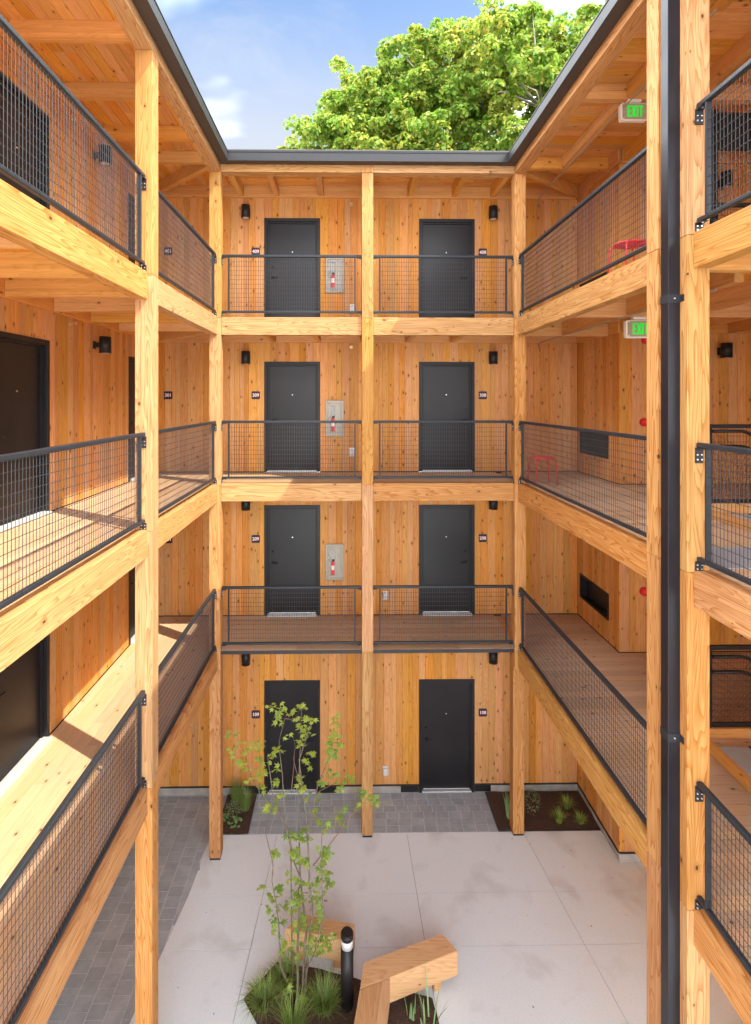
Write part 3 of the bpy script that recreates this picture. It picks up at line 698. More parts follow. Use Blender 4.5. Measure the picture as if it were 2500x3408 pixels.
piece('roof_deck', (2.99, -0.3, CEIL + 0.031), (9.8, 9.06, CEIL + 0.09), M['roofing'], t)
piece('roof_deck', (RPX + .182, 9.062, CEIL + 0.031), (9.8, WY + .6, CEIL + 0.09), M['roofing'], t)
solid('eave_beam', (RPX, 4.79, 11.59), (RPX + PW, 8.932, 11.875), M['beam', 1], t, 0.005)
solid('eave_beam', (RPX, -0.3, 11.59), (RPX + PW, 4.565, 11.875), M['beam', 1], t, 0.005)
solid('cross_beam', (RPX + PW + .003, 9.07, 11.735), (RX - .048, 9.19, CEIL - .001), M['joist', 0], t, 0.003)
for y in (6.96, 4.45, 2.2, 0.0): solid('cross_beam', (RPX + PW + .003, y, 11.735), (7.58, y + .12, CEIL - .001), M['joist', 0], t, 0.003)
for x in (3.69, 4.56, 5.45, 6.34):
    y1 = 9.068 if x < 4.5 else FY - 0.05
    xx = x if x < 4.5 else x + 0.04
    solid('purlin', (xx, 7.082, 11.745), (xx + .10, y1, CEIL - .001), M['joist', 1], t, 0.003)
    for a, b_ in ((4.572, 6.958), (2.322, 4.448), (0.122, 2.198)):
        solid('purlin', (x, a, 11.745), (x + .10, b_, CEIL - .001), M['joist', 1], t, 0.003)
hip(t, (3.03, 9.22), (RX - .08, WY - .09), M['joist', 0])
# gutters
def gutter(label, pts_box, axis, sign, lo, hi, edge):
    """edge = beam face coordinate; gutter hangs 0.157 out into the court"""
    t = thing('eaves_gutter', label, 'gutter', ((edge, (lo + hi) / 2, 11.7) if axis == 1 else ((lo + hi) / 2, edge, 11.7)), 'dark metal gutters round the sky opening')
    def bx(name, c0, c1, z0, z1, m_):
        c0, c1 = edge + sign * c0, edge + sign * c1
        e0 = min(abs(c0 - edge), abs(c1 - edge))
        if axis == 1: solid(name, (c0, lo, z0), (c1, hi, z1), m_, t, 0.002)
        else: solid(name, (c0, lo, z0)[::1] if False else (lo, c0, z0), (hi, c1, z1), m_, t, 0.002)
    bx('trough_floor', 0.003, 0.153, 11.712, 11.722, M['gutter_under'])
    bx('fascia', 0.154, 0.160, 11.708, 11.845, M['gutter'])
    bx('lip', 0.145, 0.168, 11.846, 11.862, M['gutter'])
    bx('drip_edge', 0.030, 0.144, 11.876, 11.888, M['gutter'])
    return t
gutter('dark metal gutter along the left-hand roof edge', None, 1, 1, 0.6, 8.776, -2.142)
gutter('dark metal gutter along the right-hand roof edge', None, 1, -1, -0.3, 8.776, RPX)
gutter('dark metal gutter along the back roof edge', None, 0, -1, -2.141, RPX - 0.001, 8.936)

# ------------------------------------------------------------------ railings
def railing(axis, c, a0, a1, f, label, group='mesh guard rails of the galleries'):
    P = (lambda a, d, z: (a, c + d, z)) if axis == 0 else (lambda a, d, z: (c + d, a, z))
    t = thing('railing', label, 'railing', P((a0 + a1) / 2, 0, f), group)
    def part(name, boxes, m_, bevel=0.0, parent=None):
        g = MB()
        for (p, q) in boxes: g.box(P(*p), P(*q), bevel)
        return g.build(name, m_, parent or t)
    part('top_rail', [((a0 + .004, -.026, f + 1.024), (a1 - .004, .026, f + 1.067))], M['rail'], 0.009)
    part('bottom_rail', [((a0 + .004, -.022, f + .078), (a1 - .004, .022, f + .115))], M['rail'], 0.008)
    u0, u1 = a0 + 0.105, a1 - 0.105
    part('upright', [((u0, -.022, f + .115), (u0 + .022, .022, f + 1.024))], M['rail'], 0.003)
    part('upright', [((u1 - .022, -.022, f + .115), (u1, .022, f + 1.024))], M['rail'], 0.003)
    g = MB(); w = 0.0028
    n_ = int(round((u1 - u0 - .044) / 0.0408)); x0 = u0 + 0.022; L = u1 - u0 - 0.044
    for i in range(1, n_):
        x = x0 + L * i / n_
        g.tube(P(x, 0.004, f + .112), P(x, 0.004, f + 1.026), w, n=6, caps=False)
    for k in range(11):
        z = f + 0.185 + k * 0.0762
        g.tube(P(u0 + .014, -0.002, z), P(u1 - .014, -0.002, z), w, n=6, caps=False)
    tag(g.build('wire_mesh', M['wire'], t), kind='stuff')
    for end, s in ((a0, 1), (a1, -1)):
        for top in (True, False):
            g = MB()
            if top:
                g.box(P(end + s * .001, -.034, f + .895), P(end + s * .009, .034, f + 1.022), 0.001)
                g.box(P(end + s * .009, -.030, f + 1.012), P(end + s * .075, .030, f + 1.022), 0.001)
                zs = (f + .925, f + .965)
            else:
                g.box(P(end + s * .001, -.034, f - .006), P(end + s * .009, .034, f + .076), 0.001)
                g.box(P(end + s * .009, -.030, f + .068), P(end + s * .075, .030, f + .077), 0.001)
                zs = (f + .015, f + .048)
            g.mi = 1
            for z in zs:
                for d in (-.018, .018): g.tube(P(end + s * .008, d, z), P(end + s * .016, d, z), 0.0062, n=8)
            g.tube(P(end + s * .05, 0, zs[1] + (.045 if top else .012)), P(end + s * .05, 0, zs[1] + (.06 if top else .03)), .009, n=6)
            g.build('bracket', [M['rail'], M['bolt']], t)
    return t
RR = 9.03; XL = -2.237; XR = 2.927
for lvl in (2, 3, 4):
    f = FL[lvl]; wd = ORD[lvl]
    railing(0, RR, -2.141, 0.239, f, 'mesh railing left of the middle post across the back, %s floor' % wd)
    railing(0, RR, 0.431, 2.831, f, 'mesh railing right of the middle post across the back, %s floor' % wd)
    railing(1, XL, 6.021, 8.934, f, 'mesh railing of the left gallery between its two visible posts, %s floor' % wd)
    railing(1, XL, 2.971, 5.829, f, 'mesh railing of the left gallery nearest the viewer, %s floor' % wd)
    railing(1, XR, 4.981, 8.934, f, 'long mesh railing of the right gallery left of the downspout, %s floor' % wd)
    railing(1, XR, 1.491, 4.374, f, 'mesh railing right of the downspout, %s floor' % wd)

# ------------------------------------------------------------------ stairs behind the near right gallery
for lvl in (2, 3, 4):
    f = FL[lvl]; wd = ORD[lvl]
    Y = 6.62
    t = thing('stair_guard', 'black steel stair guard with sloping handrails at the far right, %s floor' % wd, 'stair guard', (5.2, Y, f), 'black steel stair guards')
    g = MB(); g.box((4.52, Y - .03, f + 0.02), (4.585, Y + .03, f + 1.09), 0.004); g.build('post', M['black'], t)
    g = MB(); g.box((4.5, Y + .04, f + 1.06), (6.4, Y + .09, f + 1.11), 0.005); g.build('top_bar', M['black'], t)
    g = MB(); g.box((4.52, Y + .04, f + 0.0), (6.4, Y + .09, f + 0.06), 0.005); g.box((4.60, Y - .02, f + .12), (6.4, Y + .02, f + .165), 0.005); g.build('bottom_bar', M['black'], t)
    for nm, dz in (('handrail', 0.0), ('mid_rail', -0.19)):
        g = MB(); g.path([(4.56, Y - .07, f + 1.03 + dz), (4.92, Y - .07, f + 1.03 + dz), (5.0, Y - .07, f + 1.01 + dz), (6.3, Y - .07, f + 0.30 + dz)], [.022] * 4, 10); g.build(nm, M['black'], t)
    g = MB(); w = .0026
    for i in range(46):
        x = 4.60 + i * 0.0408; g.tube((x, Y + .065, f + .06), (x, Y + .065, f + 1.06), w, n=4, caps=False)
    for k in range(13): g.tube((4.59, Y + .07, f + .12 + k * .0762), (6.4, Y + .07, f + .12 + k * .0762), w, n=4, caps=False)
    for k in range(34):
        x = 4.5 + k * 0.06
        a = (max(4.6, x), Y, f + .165); 
        g.tube((max(4.6, x), Y, f + .17 + max(0, (4.6 - x)) * 1.2), (x + .62, Y, f + .17 + .62 * 1.3), w, n=4, caps=False)
    for k in range(10):
        z = f + .25 + k * 0.085
        g.tube((4.6, Y, z), (4.6 + 0.9, Y, z - 0.5), w, n=4, caps=False) if z - .5 > f + .17 else g.tube((4.6, Y, z), (4.6 + (z - f - .17) * 1.8, Y, f + .17), w, n=4, caps=False)
    tag(g.build('wire_mesh', M['wire'], t), kind='stuff')
    t = thing('stair_landing', 'concrete stair landing with a dark gritty strip at the far right, %s floor' % wd, 'landing', (5.0, 5.8, f), 'concrete stair landings')
    solid('curb_timber', (4.335, 5.06 if lvl > 2 else 3.2, f + .002), (4.44, 6.56, f + 0.085), M['joist', 1], t, 0.004)
    solid('timber_sill', (4.335, 6.563, f + .002), (6.4, 6.60, f + 0.12), M['joist', 0], t, 0.004)
    solid('slab', (4.46, 5.06 if lvl > 2 else 3.2, f + 0.002), (4.86, 6.36, f + 0.03), M['landing'], t, 0.003)
    solid('grit_strip', (4.862, 5.06 if lvl > 2 else 3.2, f + 0.002), (4.93, 6.36, f + 0.034), M['grit'], t, 0.002)
t = thing('stair_screen', 'black steel columns of the stair seen through the top railing at the far right', 'stair frame', (4.8, 6.9, 9.15))
solid('column', (4.62, 6.86, 9.15), (4.70, 6.94, 11.56), M['black'], t, 0.004); solid('column', (4.80, 6.86, 9.15), (4.85, 6.94, 11.56), M['black'], t, 0.004)
solid('head_panel', (4.62, 6.945, 11.05), (5.6, 6.955, 11.56), M['black'], t, 0.002)

# ------------------------------------------------------------------ fittings
def wall_lamp(kind, u, z, label):
    mp_ = mapper(kind); sg = 1 if kind == 'face' else -1
    t = thing('wall_lamp', label, 'wall lamp', mp_(u, 0, z), 'black cylinder wall lamps')
    g = MB(); mbox(g, mp_, (u - .045, -.012, z - .06), (u + .045, -.001, z + .06), .003); mbox(g, mp_, (u - .03, -.12, z - .035), (u + .03, -.012, z + .035), .003); g.build('wall_arm', M['black'], t)
    g = MB(); g.tube(mp_(u, -.165, z - .122), mp_(u, -.165, z + .122), .084, n=32); g.build('shade', M['black'], t)
    g = MB(); g.tube(mp_(u, -.165, z - .125), mp_(u, -.165, z - .1222), .06, n=24); g.build('lens', M['lens'], t)
    return t
for lvl in (1, 2, 3, 4):
    f = FL[lvl]; zl = f + (2.235 if lvl > 1 else 2.76)
    wall_lamp('back', -1.97, zl, 'black cylinder lamp left of the %s-floor left door on the back wall' % ORD[lvl])
    wall_lamp('back', 2.83, zl, 'black cylinder lamp right of the %s-floor right door on the back wall' % ORD[lvl])
    if lvl > 1:
        wall_lamp('left', 7.92, zl, 'black cylinder lamp on the left-hand wall, %s floor' % ORD[lvl])
        wall_lamp('face', 6.25, zl, 'black cylinder lamp on the far right wall beyond the downspout, %s floor' % ORD[lvl])
def text_obj(s, size, ext, mat, parent, world, rot, name='lettering', bold=0.0):
    cu = bpy.data.curves.new('text', 'FONT'); cu.body = s; cu.size = size; cu.extrude = ext; cu.offset = bold; cu.align_x = 'CENTER'; cu.align_y = 'CENTER'; cu.resolution_u = 4
    tmp = bpy.data.objects.new('tmp', cu); COL.objects.link(tmp)
    dg = bpy.context.evaluated_depsgraph_get(); me = bpy.data.meshes.new_from_object(tmp.evaluated_get(dg))
    bpy.data.objects.remove(tmp); bpy.data.curves.remove(cu)
    me.materials.clear(); me.materials.append(mat)
    me.transform(Matrix.Rotation(rot[2], 4, 'Z') @ Matrix.Rotation(rot[0], 4, 'X'))
    o = bpy.data.objects.new(name, me)
    return _reg(o, world, parent)
def rounded_plate(mb, cx_, cz, w, h, r, y0, y1, seg=5):
    pts = []
    for (sx, sz, a0) in ((1, 1, 0), (-1, 1, 90), (-1, -1, 180), (1, -1, 270)):
        for k in range(seg + 1):
            a = R(a0 + 90 * k / seg); pts.append((cx_ + sx * (w / 2 - r) + r * math.cos(a), cz + sz * (h / 2 - r) + r * math.sin(a)))
    A = [mb.bm.verts.new((p[0], y0, p[1])) for p in pts]; B = [mb.bm.verts.new((p[0], y1, p[1])) for p in pts]; n_ = len(pts)
    for F in (A[::-1], B):
        f = mb.bm.faces.new(F); f.material_index = mb.mi
    for i in range(n_):
        f = mb.bm.faces.new((A[i], A[(i + 1) % n_], B[(i + 1) % n_], B[i])); f.material_index = mb.mi
def number_sign(x, z, s, where):
    t = thing('door_number_sign', 'rounded dark %s-floor sign reading %s %s' % (ORD[int(s[0])], s, where), 'sign', (x, WY - .004, z - .08), 'door number signs')
    g = MB(); rounded_plate(g, x, z, .164, .156, .022, WY - .010, WY - .0005); g.build('plate', M['sign'], t)
    text_obj(s, 0.088, 0.0012, M['signtext'], t, (x, WY - .0115, z), (R(90), 0, 0), bold=0.0022)
for lvl in (1, 2, 3, 4):
    z = FL[lvl] + (1.508 if lvl > 1 else 1.575)
    number_sign(-1.805, z, '%d09' % lvl, 'beside the left door of the back wall'); number_sign(2.665, z, '%d08' % lvl, 'beside the right door of the back wall')
    if lvl > 1: number_sign(-3.515, z, '%d01' % lvl, 'in the left-hand corner of the back wall')
# extinguisher cabinets
for lvl in (2, 3, 4):
    f = FL[lvl]; x0, x1, z0, z1 = -.44, -.08, f + .70, f + 1.405
    t = thing('extinguisher_cabinet', 'stainless extinguisher cabinet right of the %s-floor left door' % ORD[lvl], 'cabinet', (-.26, WY - .03, z0), 'stainless extinguisher cabinets')
    g = MB()
    for a, b_ in (((x0, z0), (x0 + .05, z1)), ((x1 - .05, z0), (x1, z1)), ((x0 + .05, z0), (x1 - .05, z0 + .045)), ((x0 + .05, z1 - .05), (x1 - .05, z1))):
        g.box((a[0], WY - .035, a[1]), (b_[0], WY - .001, b_[1]), .003)
    g.build('trim_frame', M['steel'], t)
    g = MB(); sx0, sx1, sz0, sz1 = x0 + .112, x0 + .182, z0 + .10, z1 - .105
    yy = (WY - .031, WY - .024)
    g.box((x0 + .053, yy[0], z0 + .048), (sx0, yy[1], z1 - .053)); g.box((sx1, yy[0], z0 + .048), (x1 - .053, yy[1], z1 - .053))
    g.box((sx0, yy[0], z0 + .048), (sx1, yy[1], sz0)); g.box((sx0, yy[0], sz1), (sx1, yy[1], z1 - .053)); g.build('door_panel', M['steel'], t)
    g = MB(); g.box((x0 + .05, WY - .0035, z0 + .045), (x1 - .05, WY - .0012, z1 - .05)); g.build('back_plate', M['landing'], t)
    g = MB(); hx = x0 + .075; g.path([(hx + .035, WY - .033, z0 + .41), (hx, WY - .052, z0 + .40), (hx, WY - .052, z0 + .30), (hx + .035, WY - .033, z0 + .31)], [.0045] * 4, 8); g.build('pull_handle', M['bolt'], t)
    e = thing('fire_extinguisher', 'red fire extinguisher in the slotted cabinet of the %s floor' % ORD[lvl], 'extinguisher', (x0 + .15, WY - .014, z0 + .09), 'fire extinguishers')
    ex = x0 + .152
    g = MB(); g.box((ex - .04, WY - .0225, z0 + .10), (ex + .04, WY - .004, z0 + .36), .008); g.build('bottle', M['red'], e)
    g = MB(); g.box((ex - .030, WY - .0236, z0 + .20), (ex + .025, WY - .0226, z0 + .285)); g.build('label_wrap', M['white'], e)
    g = MB(); g.box((ex - .025, WY - .0225, z0 + .362), (ex + .03, WY - .006, z0 + .40), .004); g.build('valve', M['rail'], e)
# outlets
def outlet(x, z, label):
    t = thing('weatherproof_outlet', label, 'outlet', (x, WY - .02, z - .08), 'weatherproof outlet boxes')
    g = MB(); g.box((x - .055, WY - .03, z - .085), (x + .055, WY - .001, z + .085), .008); g.build('box', M['alu'], t)
    g = MB(); g.box((x - .043, WY - .075, z - .07), (x + .043, WY - .031, z + .065), .012); g.build('cover', M['lens'], t)
outlet(.742, .455, 'clear covered outlet box low on the back wall at ground level'); outlet(.742, FL[2] + .39, 'outlet box behind the second-floor back railing')
outlet(.078, FL[3] + .39, 'outlet box behind the third-floor back railing'); outlet(.088, FL[4] + .39, 'outlet box behind the top-floor back railing')
# sprinklers
def sprinkler(kind, u, z, label):
    mp_ = mapper(kind); t = thing('sprinkler_head', label, 'sprinkler', mp_(u, 0, z), 'sidewall sprinkler heads')
    g = MB(); g.tube(mp_(u, -.001, z), mp_(u, -.01, z), .035, .03, n=18); g.build('escutcheon', M['brass'], t)
    g = MB(); g.tube(mp_(u, -.01, z), mp_(u, -.045, z), .012, n=10); g.tube(mp_(u, -.045, z + .012), mp_(u, -.085, z + .012), .004, n=6); g.tube(mp_(u, -.045, z - .012), mp_(u, -.085, z - .012), .004, n=6)
    mbox(g, mp_, (u - .024, -.092, z - .018), (u + .024, -.084, z + .020)); g.build('nozzle', M['brass'], t)
for lvl, z in ((2, FL[2] + 2.45), (3, 8.785), (4, 11.58)):
    sprinkler('back', .07, z, 'brass sprinkler high on the back wall left of the middle post, %s floor' % ORD[lvl])
    sprinkler('left', 7.23, z if lvl < 4 else 11.55, 'brass sprinkler high on the left-hand wall, %s floor' % ORD[lvl])
# exit signs
def exit_sign(x, y, ztop, label):
    t = thing('exit_sign', label, 'exit sign', (x, y, ztop), 'green exit signs')
    g = MB(); g.box((x - .09, y - .03, ztop - .035), (x + .09, y + .05, ztop - .001), .006); g.build('canopy', M['white'], t)
    g = MB(); rounded_plate(g, x, ztop - .16, .36, .235, .03, y - .012, y + .05); g.build('housing', M['white'], t)
    g = MB(); rounded_plate(g, x + .004, ztop - .158, .325, .205, .022, y - .020, y - .0125)
    g.mi = 1
    for sx in (-1, 1):
        for sz in (-1, 1): g.tube((x + .004 + sx * .148, y - .020, ztop - .158 + sz * .09), (x + .004 + sx * .148, y - .0225, ztop - .158 + sz * .09), .008, n=8)
    g.build('face_plate', [M['taupe'], M['bolt']], t)
    # letters as bars, the X and the arrow as slanted prisms
    L = MB(); h = .15; z0 = ztop - .158 - h / 2; s = .022
    def bar(x0_, z0_, x1_, z1_): L.box((x0_, y - .0235, z0_), (x1_, y - .0205, z1_))
    def sl(p, q, w_):
        d = Vector((q[0] - p[0], 0, q[1] - p[1])); nn = Vector((d.z, 0, -d.x)).normalized() * w_ / 2
        vs = [Vector((p[0], 0, p[1])) + nn, Vector((p[0], 0, p[1])) - nn, Vector((q[0], 0, q[1])) - nn, Vector((q[0], 0, q[1])) + nn]
        A = [L.bm.verts.new((v.x, y - .0236, v.z)) for v in vs]; B = [L.bm.verts.new((v.x, y - .0205, v.z)) for v in vs]
        L.bm.faces.new(A); L.bm.faces.new(B[::-1])
        for i in range(4): L.bm.faces.new((A[i], B[i], B[(i + 1) % 4], A[(i + 1) % 4]))
    ex = x - .098
    bar(ex, z0, ex + s, z0 + h)
    for zz_ in (z0, z0 + h / 2 - s / 2, z0 + h - s): bar(ex + s, zz_, ex + .052, zz_ + s)
    xx = ex + .062; sl((xx + .006, z0), (xx + .046, z0 + h), s); sl((xx + .046, z0), (xx + .006, z0 + h), s)
    xi = xx + .062; bar(xi, z0, xi + s, z0 + h)
    xt = xi + .032; bar(xt, z0 + h - s, xt + .056, z0 + h); bar(xt + .017, z0, xt + .017 + s, z0 + h - s)
    L.build('exit_letters', M['exit'], t)
    A = MB(); v = [A.bm.verts.new((xt + .064 + a, yy_, z0 + h / 2 + b_)) for yy_ in (y - .0235, y - .0205) for a, b_ in ((0, .018), (0, -.018), (.022, 0))]
    A.bm.faces.new(v[:3]); A.bm.faces.new(v[3:][::-1])
    for i in range(3): A.bm.faces.new((v[i], v[i + 3], v[(i + 1) % 3 + 3], v[(i + 1) % 3]))
    A.build('arrow', M['exit'], t)
exit_sign(3.80, 6.98, 11.733, 'green EXIT sign under the top-floor ceiling left of the downspout')
exit_sign(3.87, 6.98, 8.85, 'green EXIT sign under the third-floor ceiling left of the downspout')
# sprinkler pipes
for z, wd in ((11.62, 'top'), (8.84, 'third')):
    g = MB(); g.path([(3.65, 5.2, z), (3.65, 9.9, z), (3.66, 10.1, z - .02), (3.70, 10.16, z - .16)], [.011] * 4, 8)
    tag(g.build('ceiling_pipe', M['taupe']), 'thin pipe running under the %s-floor ceiling of the right gallery' % wd, 'pipe')
# fire alarms
mp_ = mapper('face')
for (u, z, r, lab) in ((4.965, FL[3] + 1.045, .075, 'round red alarm horn on the right cedar wall, third floor'), (4.985, FL[3] + 2.42, .065, 'round red alarm strobe just under the third-floor ceiling'), (4.965, FL[2] + 1.03, .075, 'round red alarm horn on the right cedar wall, second floor')):
    t = thing('fire_alarm', lab, 'alarm', mp_(u, 0, z), 'red fire alarm devices')
    g = MB(); g.tube(mp_(u, -.001, z), mp_(u, -.045, z), r, r * .9, n=28); g.build('housing', M['red'], t)
    g = MB(); g.tube(mp_(u, -.0455, z), mp_(u, -.06, z), r * .45, r * .35, n=18); g.tube(mp_(u - r * .6, -.05, z), mp_(u + r * .6, -.05, z), .006, n=6); g.build('grille', M['coral'], t)
# stools
def stool(x, y, f, rot, label):
    t = thing('stool', label, 'stool', (x, y, f), 'red metal stools')
    c, s = math.cos(rot), math.sin(rot)
    def Q(a, b_, z): return (x + a * c - b_ * s, y + a * s + b_ * c, f + z)
    g = MB()
    for k in range(9):
        v = -.15 + k * .0375; half = math.sqrt(max(0, .17 ** 2 - v * v * .8))
        g.path([Q(-half, v, .452), Q(half, v, .452)], [.009, .009], 6)
    ring = [Q(.175 * math.cos(a), .175 * math.sin(a), .45) for a in [2 * math.pi * i / 20 for i in range(21)]]
    g.path(ring, [.012] * 21, 6); g.build('slatted_seat', M['coral'], t)
    for sx in (-1, 1):
        for sy in (-1, 1):
            g = MB(); g.path([Q(sx * .03, sy * .10, .44), Q(sx * .12, sy * .12, .44), Q(sx * .155, sy * .135, .425), Q(sx * .168, sy * .14, .385), Q(sx * .19, sy * .155, .002)], [.011] * 5, 8); g.build('leg', M['coral'], t)
stool(3.28, 8.87, FL[3], R(5), 'red metal stool behind the third-floor railing in the back right corner')
stool(3.36, 6.25, FL[4], R(12), 'red metal stool behind the top-floor railing near the tall posts')
t = thing('plant_pot', 'small black pot on the top floor behind the tall post', 'pot', (3.25, 5.45, FL[4]))
g = MB(); g.tube((3.25, 5.45, FL[4] + .001), (3.25, 5.45, FL[4] + .24), .075, .09, n=20); g.build('pot_body', M['black'], t)

# ------------------------------------------------------------------ benches and bollard
def slab(mb, P4, z0, z1): mb.poly(P4, z0, z1)
def beam_poly(name, P4, z0, z1, mat, parent):
    g = MB(); g.poly(P4, z0, z1); bmesh.ops.bevel(g.bm, geom=g.bm.edges[:], offset=.006, segments=2, affect='EDGES')
    return g.build(name, mat, parent)
t = thing('timber_bench', 'heavy angled timber bench of two thick beams at the planter, nearest the viewer', 'bench', (0.7, 6.8, 0), 'timber benches round the planter')
beam_poly('seat_beam', [(.205, 6.868), (.150, 6.560), (.534, 6.686), (1.457, 6.994), (1.29, 7.225)], .125, .45, M['bench', 0], t)
d = Vector((-.21, -.977))
a0, a1 = Vector((.148, 6.553)), Vector((.532, 6.678))
e1 = a0 + d * 1.35 ; e2 = Vector((a1.x, a1.y)) + d * 1.35
sp0 = a0.lerp(a1, 0.72); se = e1.lerp(e2, .72); sp1 = a0.lerp(a1, .1); se1 = e1.lerp(e2, .1)
core = beam_poly('seat_beam', [tuple(sp1), tuple(se1), tuple(se), tuple(sp0)], .125, .449, M['bench', 1], t)
beam_poly('sapwood_edge', [tuple(sp0 + Vector((.0008, 0))), tuple(se + Vector((.0008, 0))), tuple(e2), tuple(a1)], .125, .448, M['bench_pale'], t)
beam_poly('sapwood_edge', [tuple(a0), tuple(e1), tuple(se1 - Vector((.0008, 0))), tuple(sp1 - Vector((.0008, 0)))], .125, .448, M['bench_pale'], t)
for P4 in ([(1.13, 6.905), (1.23, 6.94), (1.205, 7.03), (1.105, 6.995)], [(.30, 6.72), (.40, 6.75), (.375, 6.84), (.275, 6.81)], [(.2, 5.9), (.32, 5.93), (.30, 6.02), (.18, 5.99)]):
    beam_poly('leg', P4, .001, .1245, M['bench', 2], t)
t = thing('timber_bench', 'thick timber bench behind the young tree', 'bench', (-.4, 7.34, 0), 'timber benches round the planter')
beam_poly('seat_beam', [(-.872, 7.324), (.06, 7.13), (.10, 7.375), (-.593, 7.515)], .146, .45, M['bench', 0], t)
for P4 in ([(-.74, 7.345), (-.60, 7.315), (-.575, 7.41), (-.68, 7.43)], [(-.20, 7.23), (-.08, 7.205), (-.06, 7.30), (-.18, 7.325)]):
    beam_poly('leg', P4, .001, .1455, M['bench', 2], t)
t = thing('bollard_light', 'black cylindrical bollard light standing in the planter between the benches', 'bollard light', (-.009, 6.75, 0))
bx_, by_ = -.009, 6.75
g = MB(); g.tube((bx_, by_, .002), (bx_, by_, .79), .0805, n=40); g.build('column', M['black'], t)
g = MB(); g.tube((bx_, by_, .791), (bx_, by_, .895), .077, n=40); g.build('lens', M['lens'], t)
g = MB(); g.tube((bx_, by_, .896), (bx_, by_, .955), .0805, n=40); g.tube((bx_, by_, .955), (bx_, by_, .968), .0805, .072, n=40); g.build('cap', M['black'], t)
g = MB(); g.tube((bx_, by_, .796), (bx_, by_, .89), .03, n=16); g.build('reflector', M['white'], t)

# ------------------------------------------------------------------ plants
def blades(base, n_, length, spread, width, seed, droop=0.6, patch=0.08):
    rg = random.Random(seed); V = []; F = []
    for _ in range(n_):
        a = rg.uniform(0, 2 * math.pi); r0 = patch * math.sqrt(rg.random())
        bx, by = base[0] + r0 * math.cos(a), base[1] + r0 * math.sin(a)
        a2 = a + rg.uniform(-.9, .9); L = length * rg.uniform(.55, 1.1); sp = spread * rg.uniform(.2, 1.0)
        w = width * rg.uniform(.6, 1.2); px, py = -math.sin(a2), math.cos(a2); k0 = len(V); ns = 5
        for i in range(ns + 1):
            t_ = i / ns
            rr = L * sp * (t_ ** 1.5); zz_ = L * (t_ - droop * sp * t_ ** 2.4)
            ww = w * (1 - t_ ** 2) * .5 + .0004
            x, y = bx + rr * math.cos(a2), by + rr * math.sin(a2); z = base[2] + max(zz_, .01)
            V += [(x + px * ww, y + py * ww, z), (x - px * ww, y - py * ww, z)]
        for i in range(ns):
            q = k0 + 2 * i; F.append((q, q + 1, q + 3, q + 2))
    return V, F
def tuft(name, base, label, n_, length, spread, width, seed, mat, cat='grass', group=None, droop=.6, patch=.08):
    V, F = blades((0, 0, 0), n_, length, spread, width, seed, droop, patch)
    me = bpy.data.meshes.new(name); me.from_pydata(V, [], F); me.materials.append(mat); me.update()
    for p in me.polygons: p.use_smooth = True
    o = bpy.data.objects.new(name, me); _reg(o, base, None); tag(o, label, cat, group); return o
G1 = 'grass clumps in the courtyard planter'
tuft('grass_clump', (-1.08, 6.80, .02), 'arching grass clump at the left corner of the courtyard planter', 340, .31, 1.0, .0065, 1, M['grass'], group=G1, droop=.75, patch=.13)
tuft('grass_clump', (-.83, 7.03, .02), 'arching grass clump below the left end of the back bench', 320, .31, .95, .0065, 2, M['grass'], group=G1, droop=.7, patch=.14)
tuft('grass_clump', (-.30, 6.74, .02), 'tall grass clump left of the bollard light', 320, .36, .9, .0065, 3, M['grass'], group=G1, droop=.6, patch=.13)
tuft('grass_clump', (-.66, 6.47, .02), 'upright grass clump at the bottom edge of the planter', 240, .44, .7, .006, 4, M['grass'], group=G1, droop=.4, patch=.1)
tuft('iris', (.98, 6.50, .02), 'long bluish iris leaves in the planter under the angled bench', 9, .46, .55, .026, 5, M['iris'], 'plant', droop=.15, patch=.12)
tuft('iris', (.80, 6.62, .02), 'few stiff iris leaves close under the angled bench beam', 6, .32, .5, .02, 6, M['iris'], 'plant', droop=.15, patch=.06)
tuft('iris', (2.99, 9.74, .02), 'tall iris beside the right-hand post in the corner bed', 26, .62, .42, .03, 7, M['iris'], 'plant', droop=.3, patch=.05)
tuft('grass_clump', (-2.13, 10.20, .02), 'tall green grass at the wall in the left corner bed', 260, .46, .5, .006, 8, M['grass'], droop=.3, patch=.08)
tuft('grass_clump', (-1.93, 10.02, .02), 'green grass clump near the paver edge in the left corner bed', 260, .38, .55, .006, 9, M['grass'], droop=.4, patch=.08)
tuft('grass_clump', (3.86, 9.62, .02), 'lime grass clump in the middle of the right corner bed', 170, .27, .8, .006, 10, M['grass_lime'], droop=.5, patch=.05)
tuft('grass_clump', (4.14, 9.95, .02), 'thin grass clump near the back of the right corner bed', 130, .27, .9, .005, 11, M['grass_lime'], droop=.5, patch=.05)
tuft('grass_clump', (4.24, 9.60, .02), 'small lime grass clump at the right end of the corner bed', 170, .20, .95, .006, 12, M['grass_lime'], droop=.5, patch=.05)
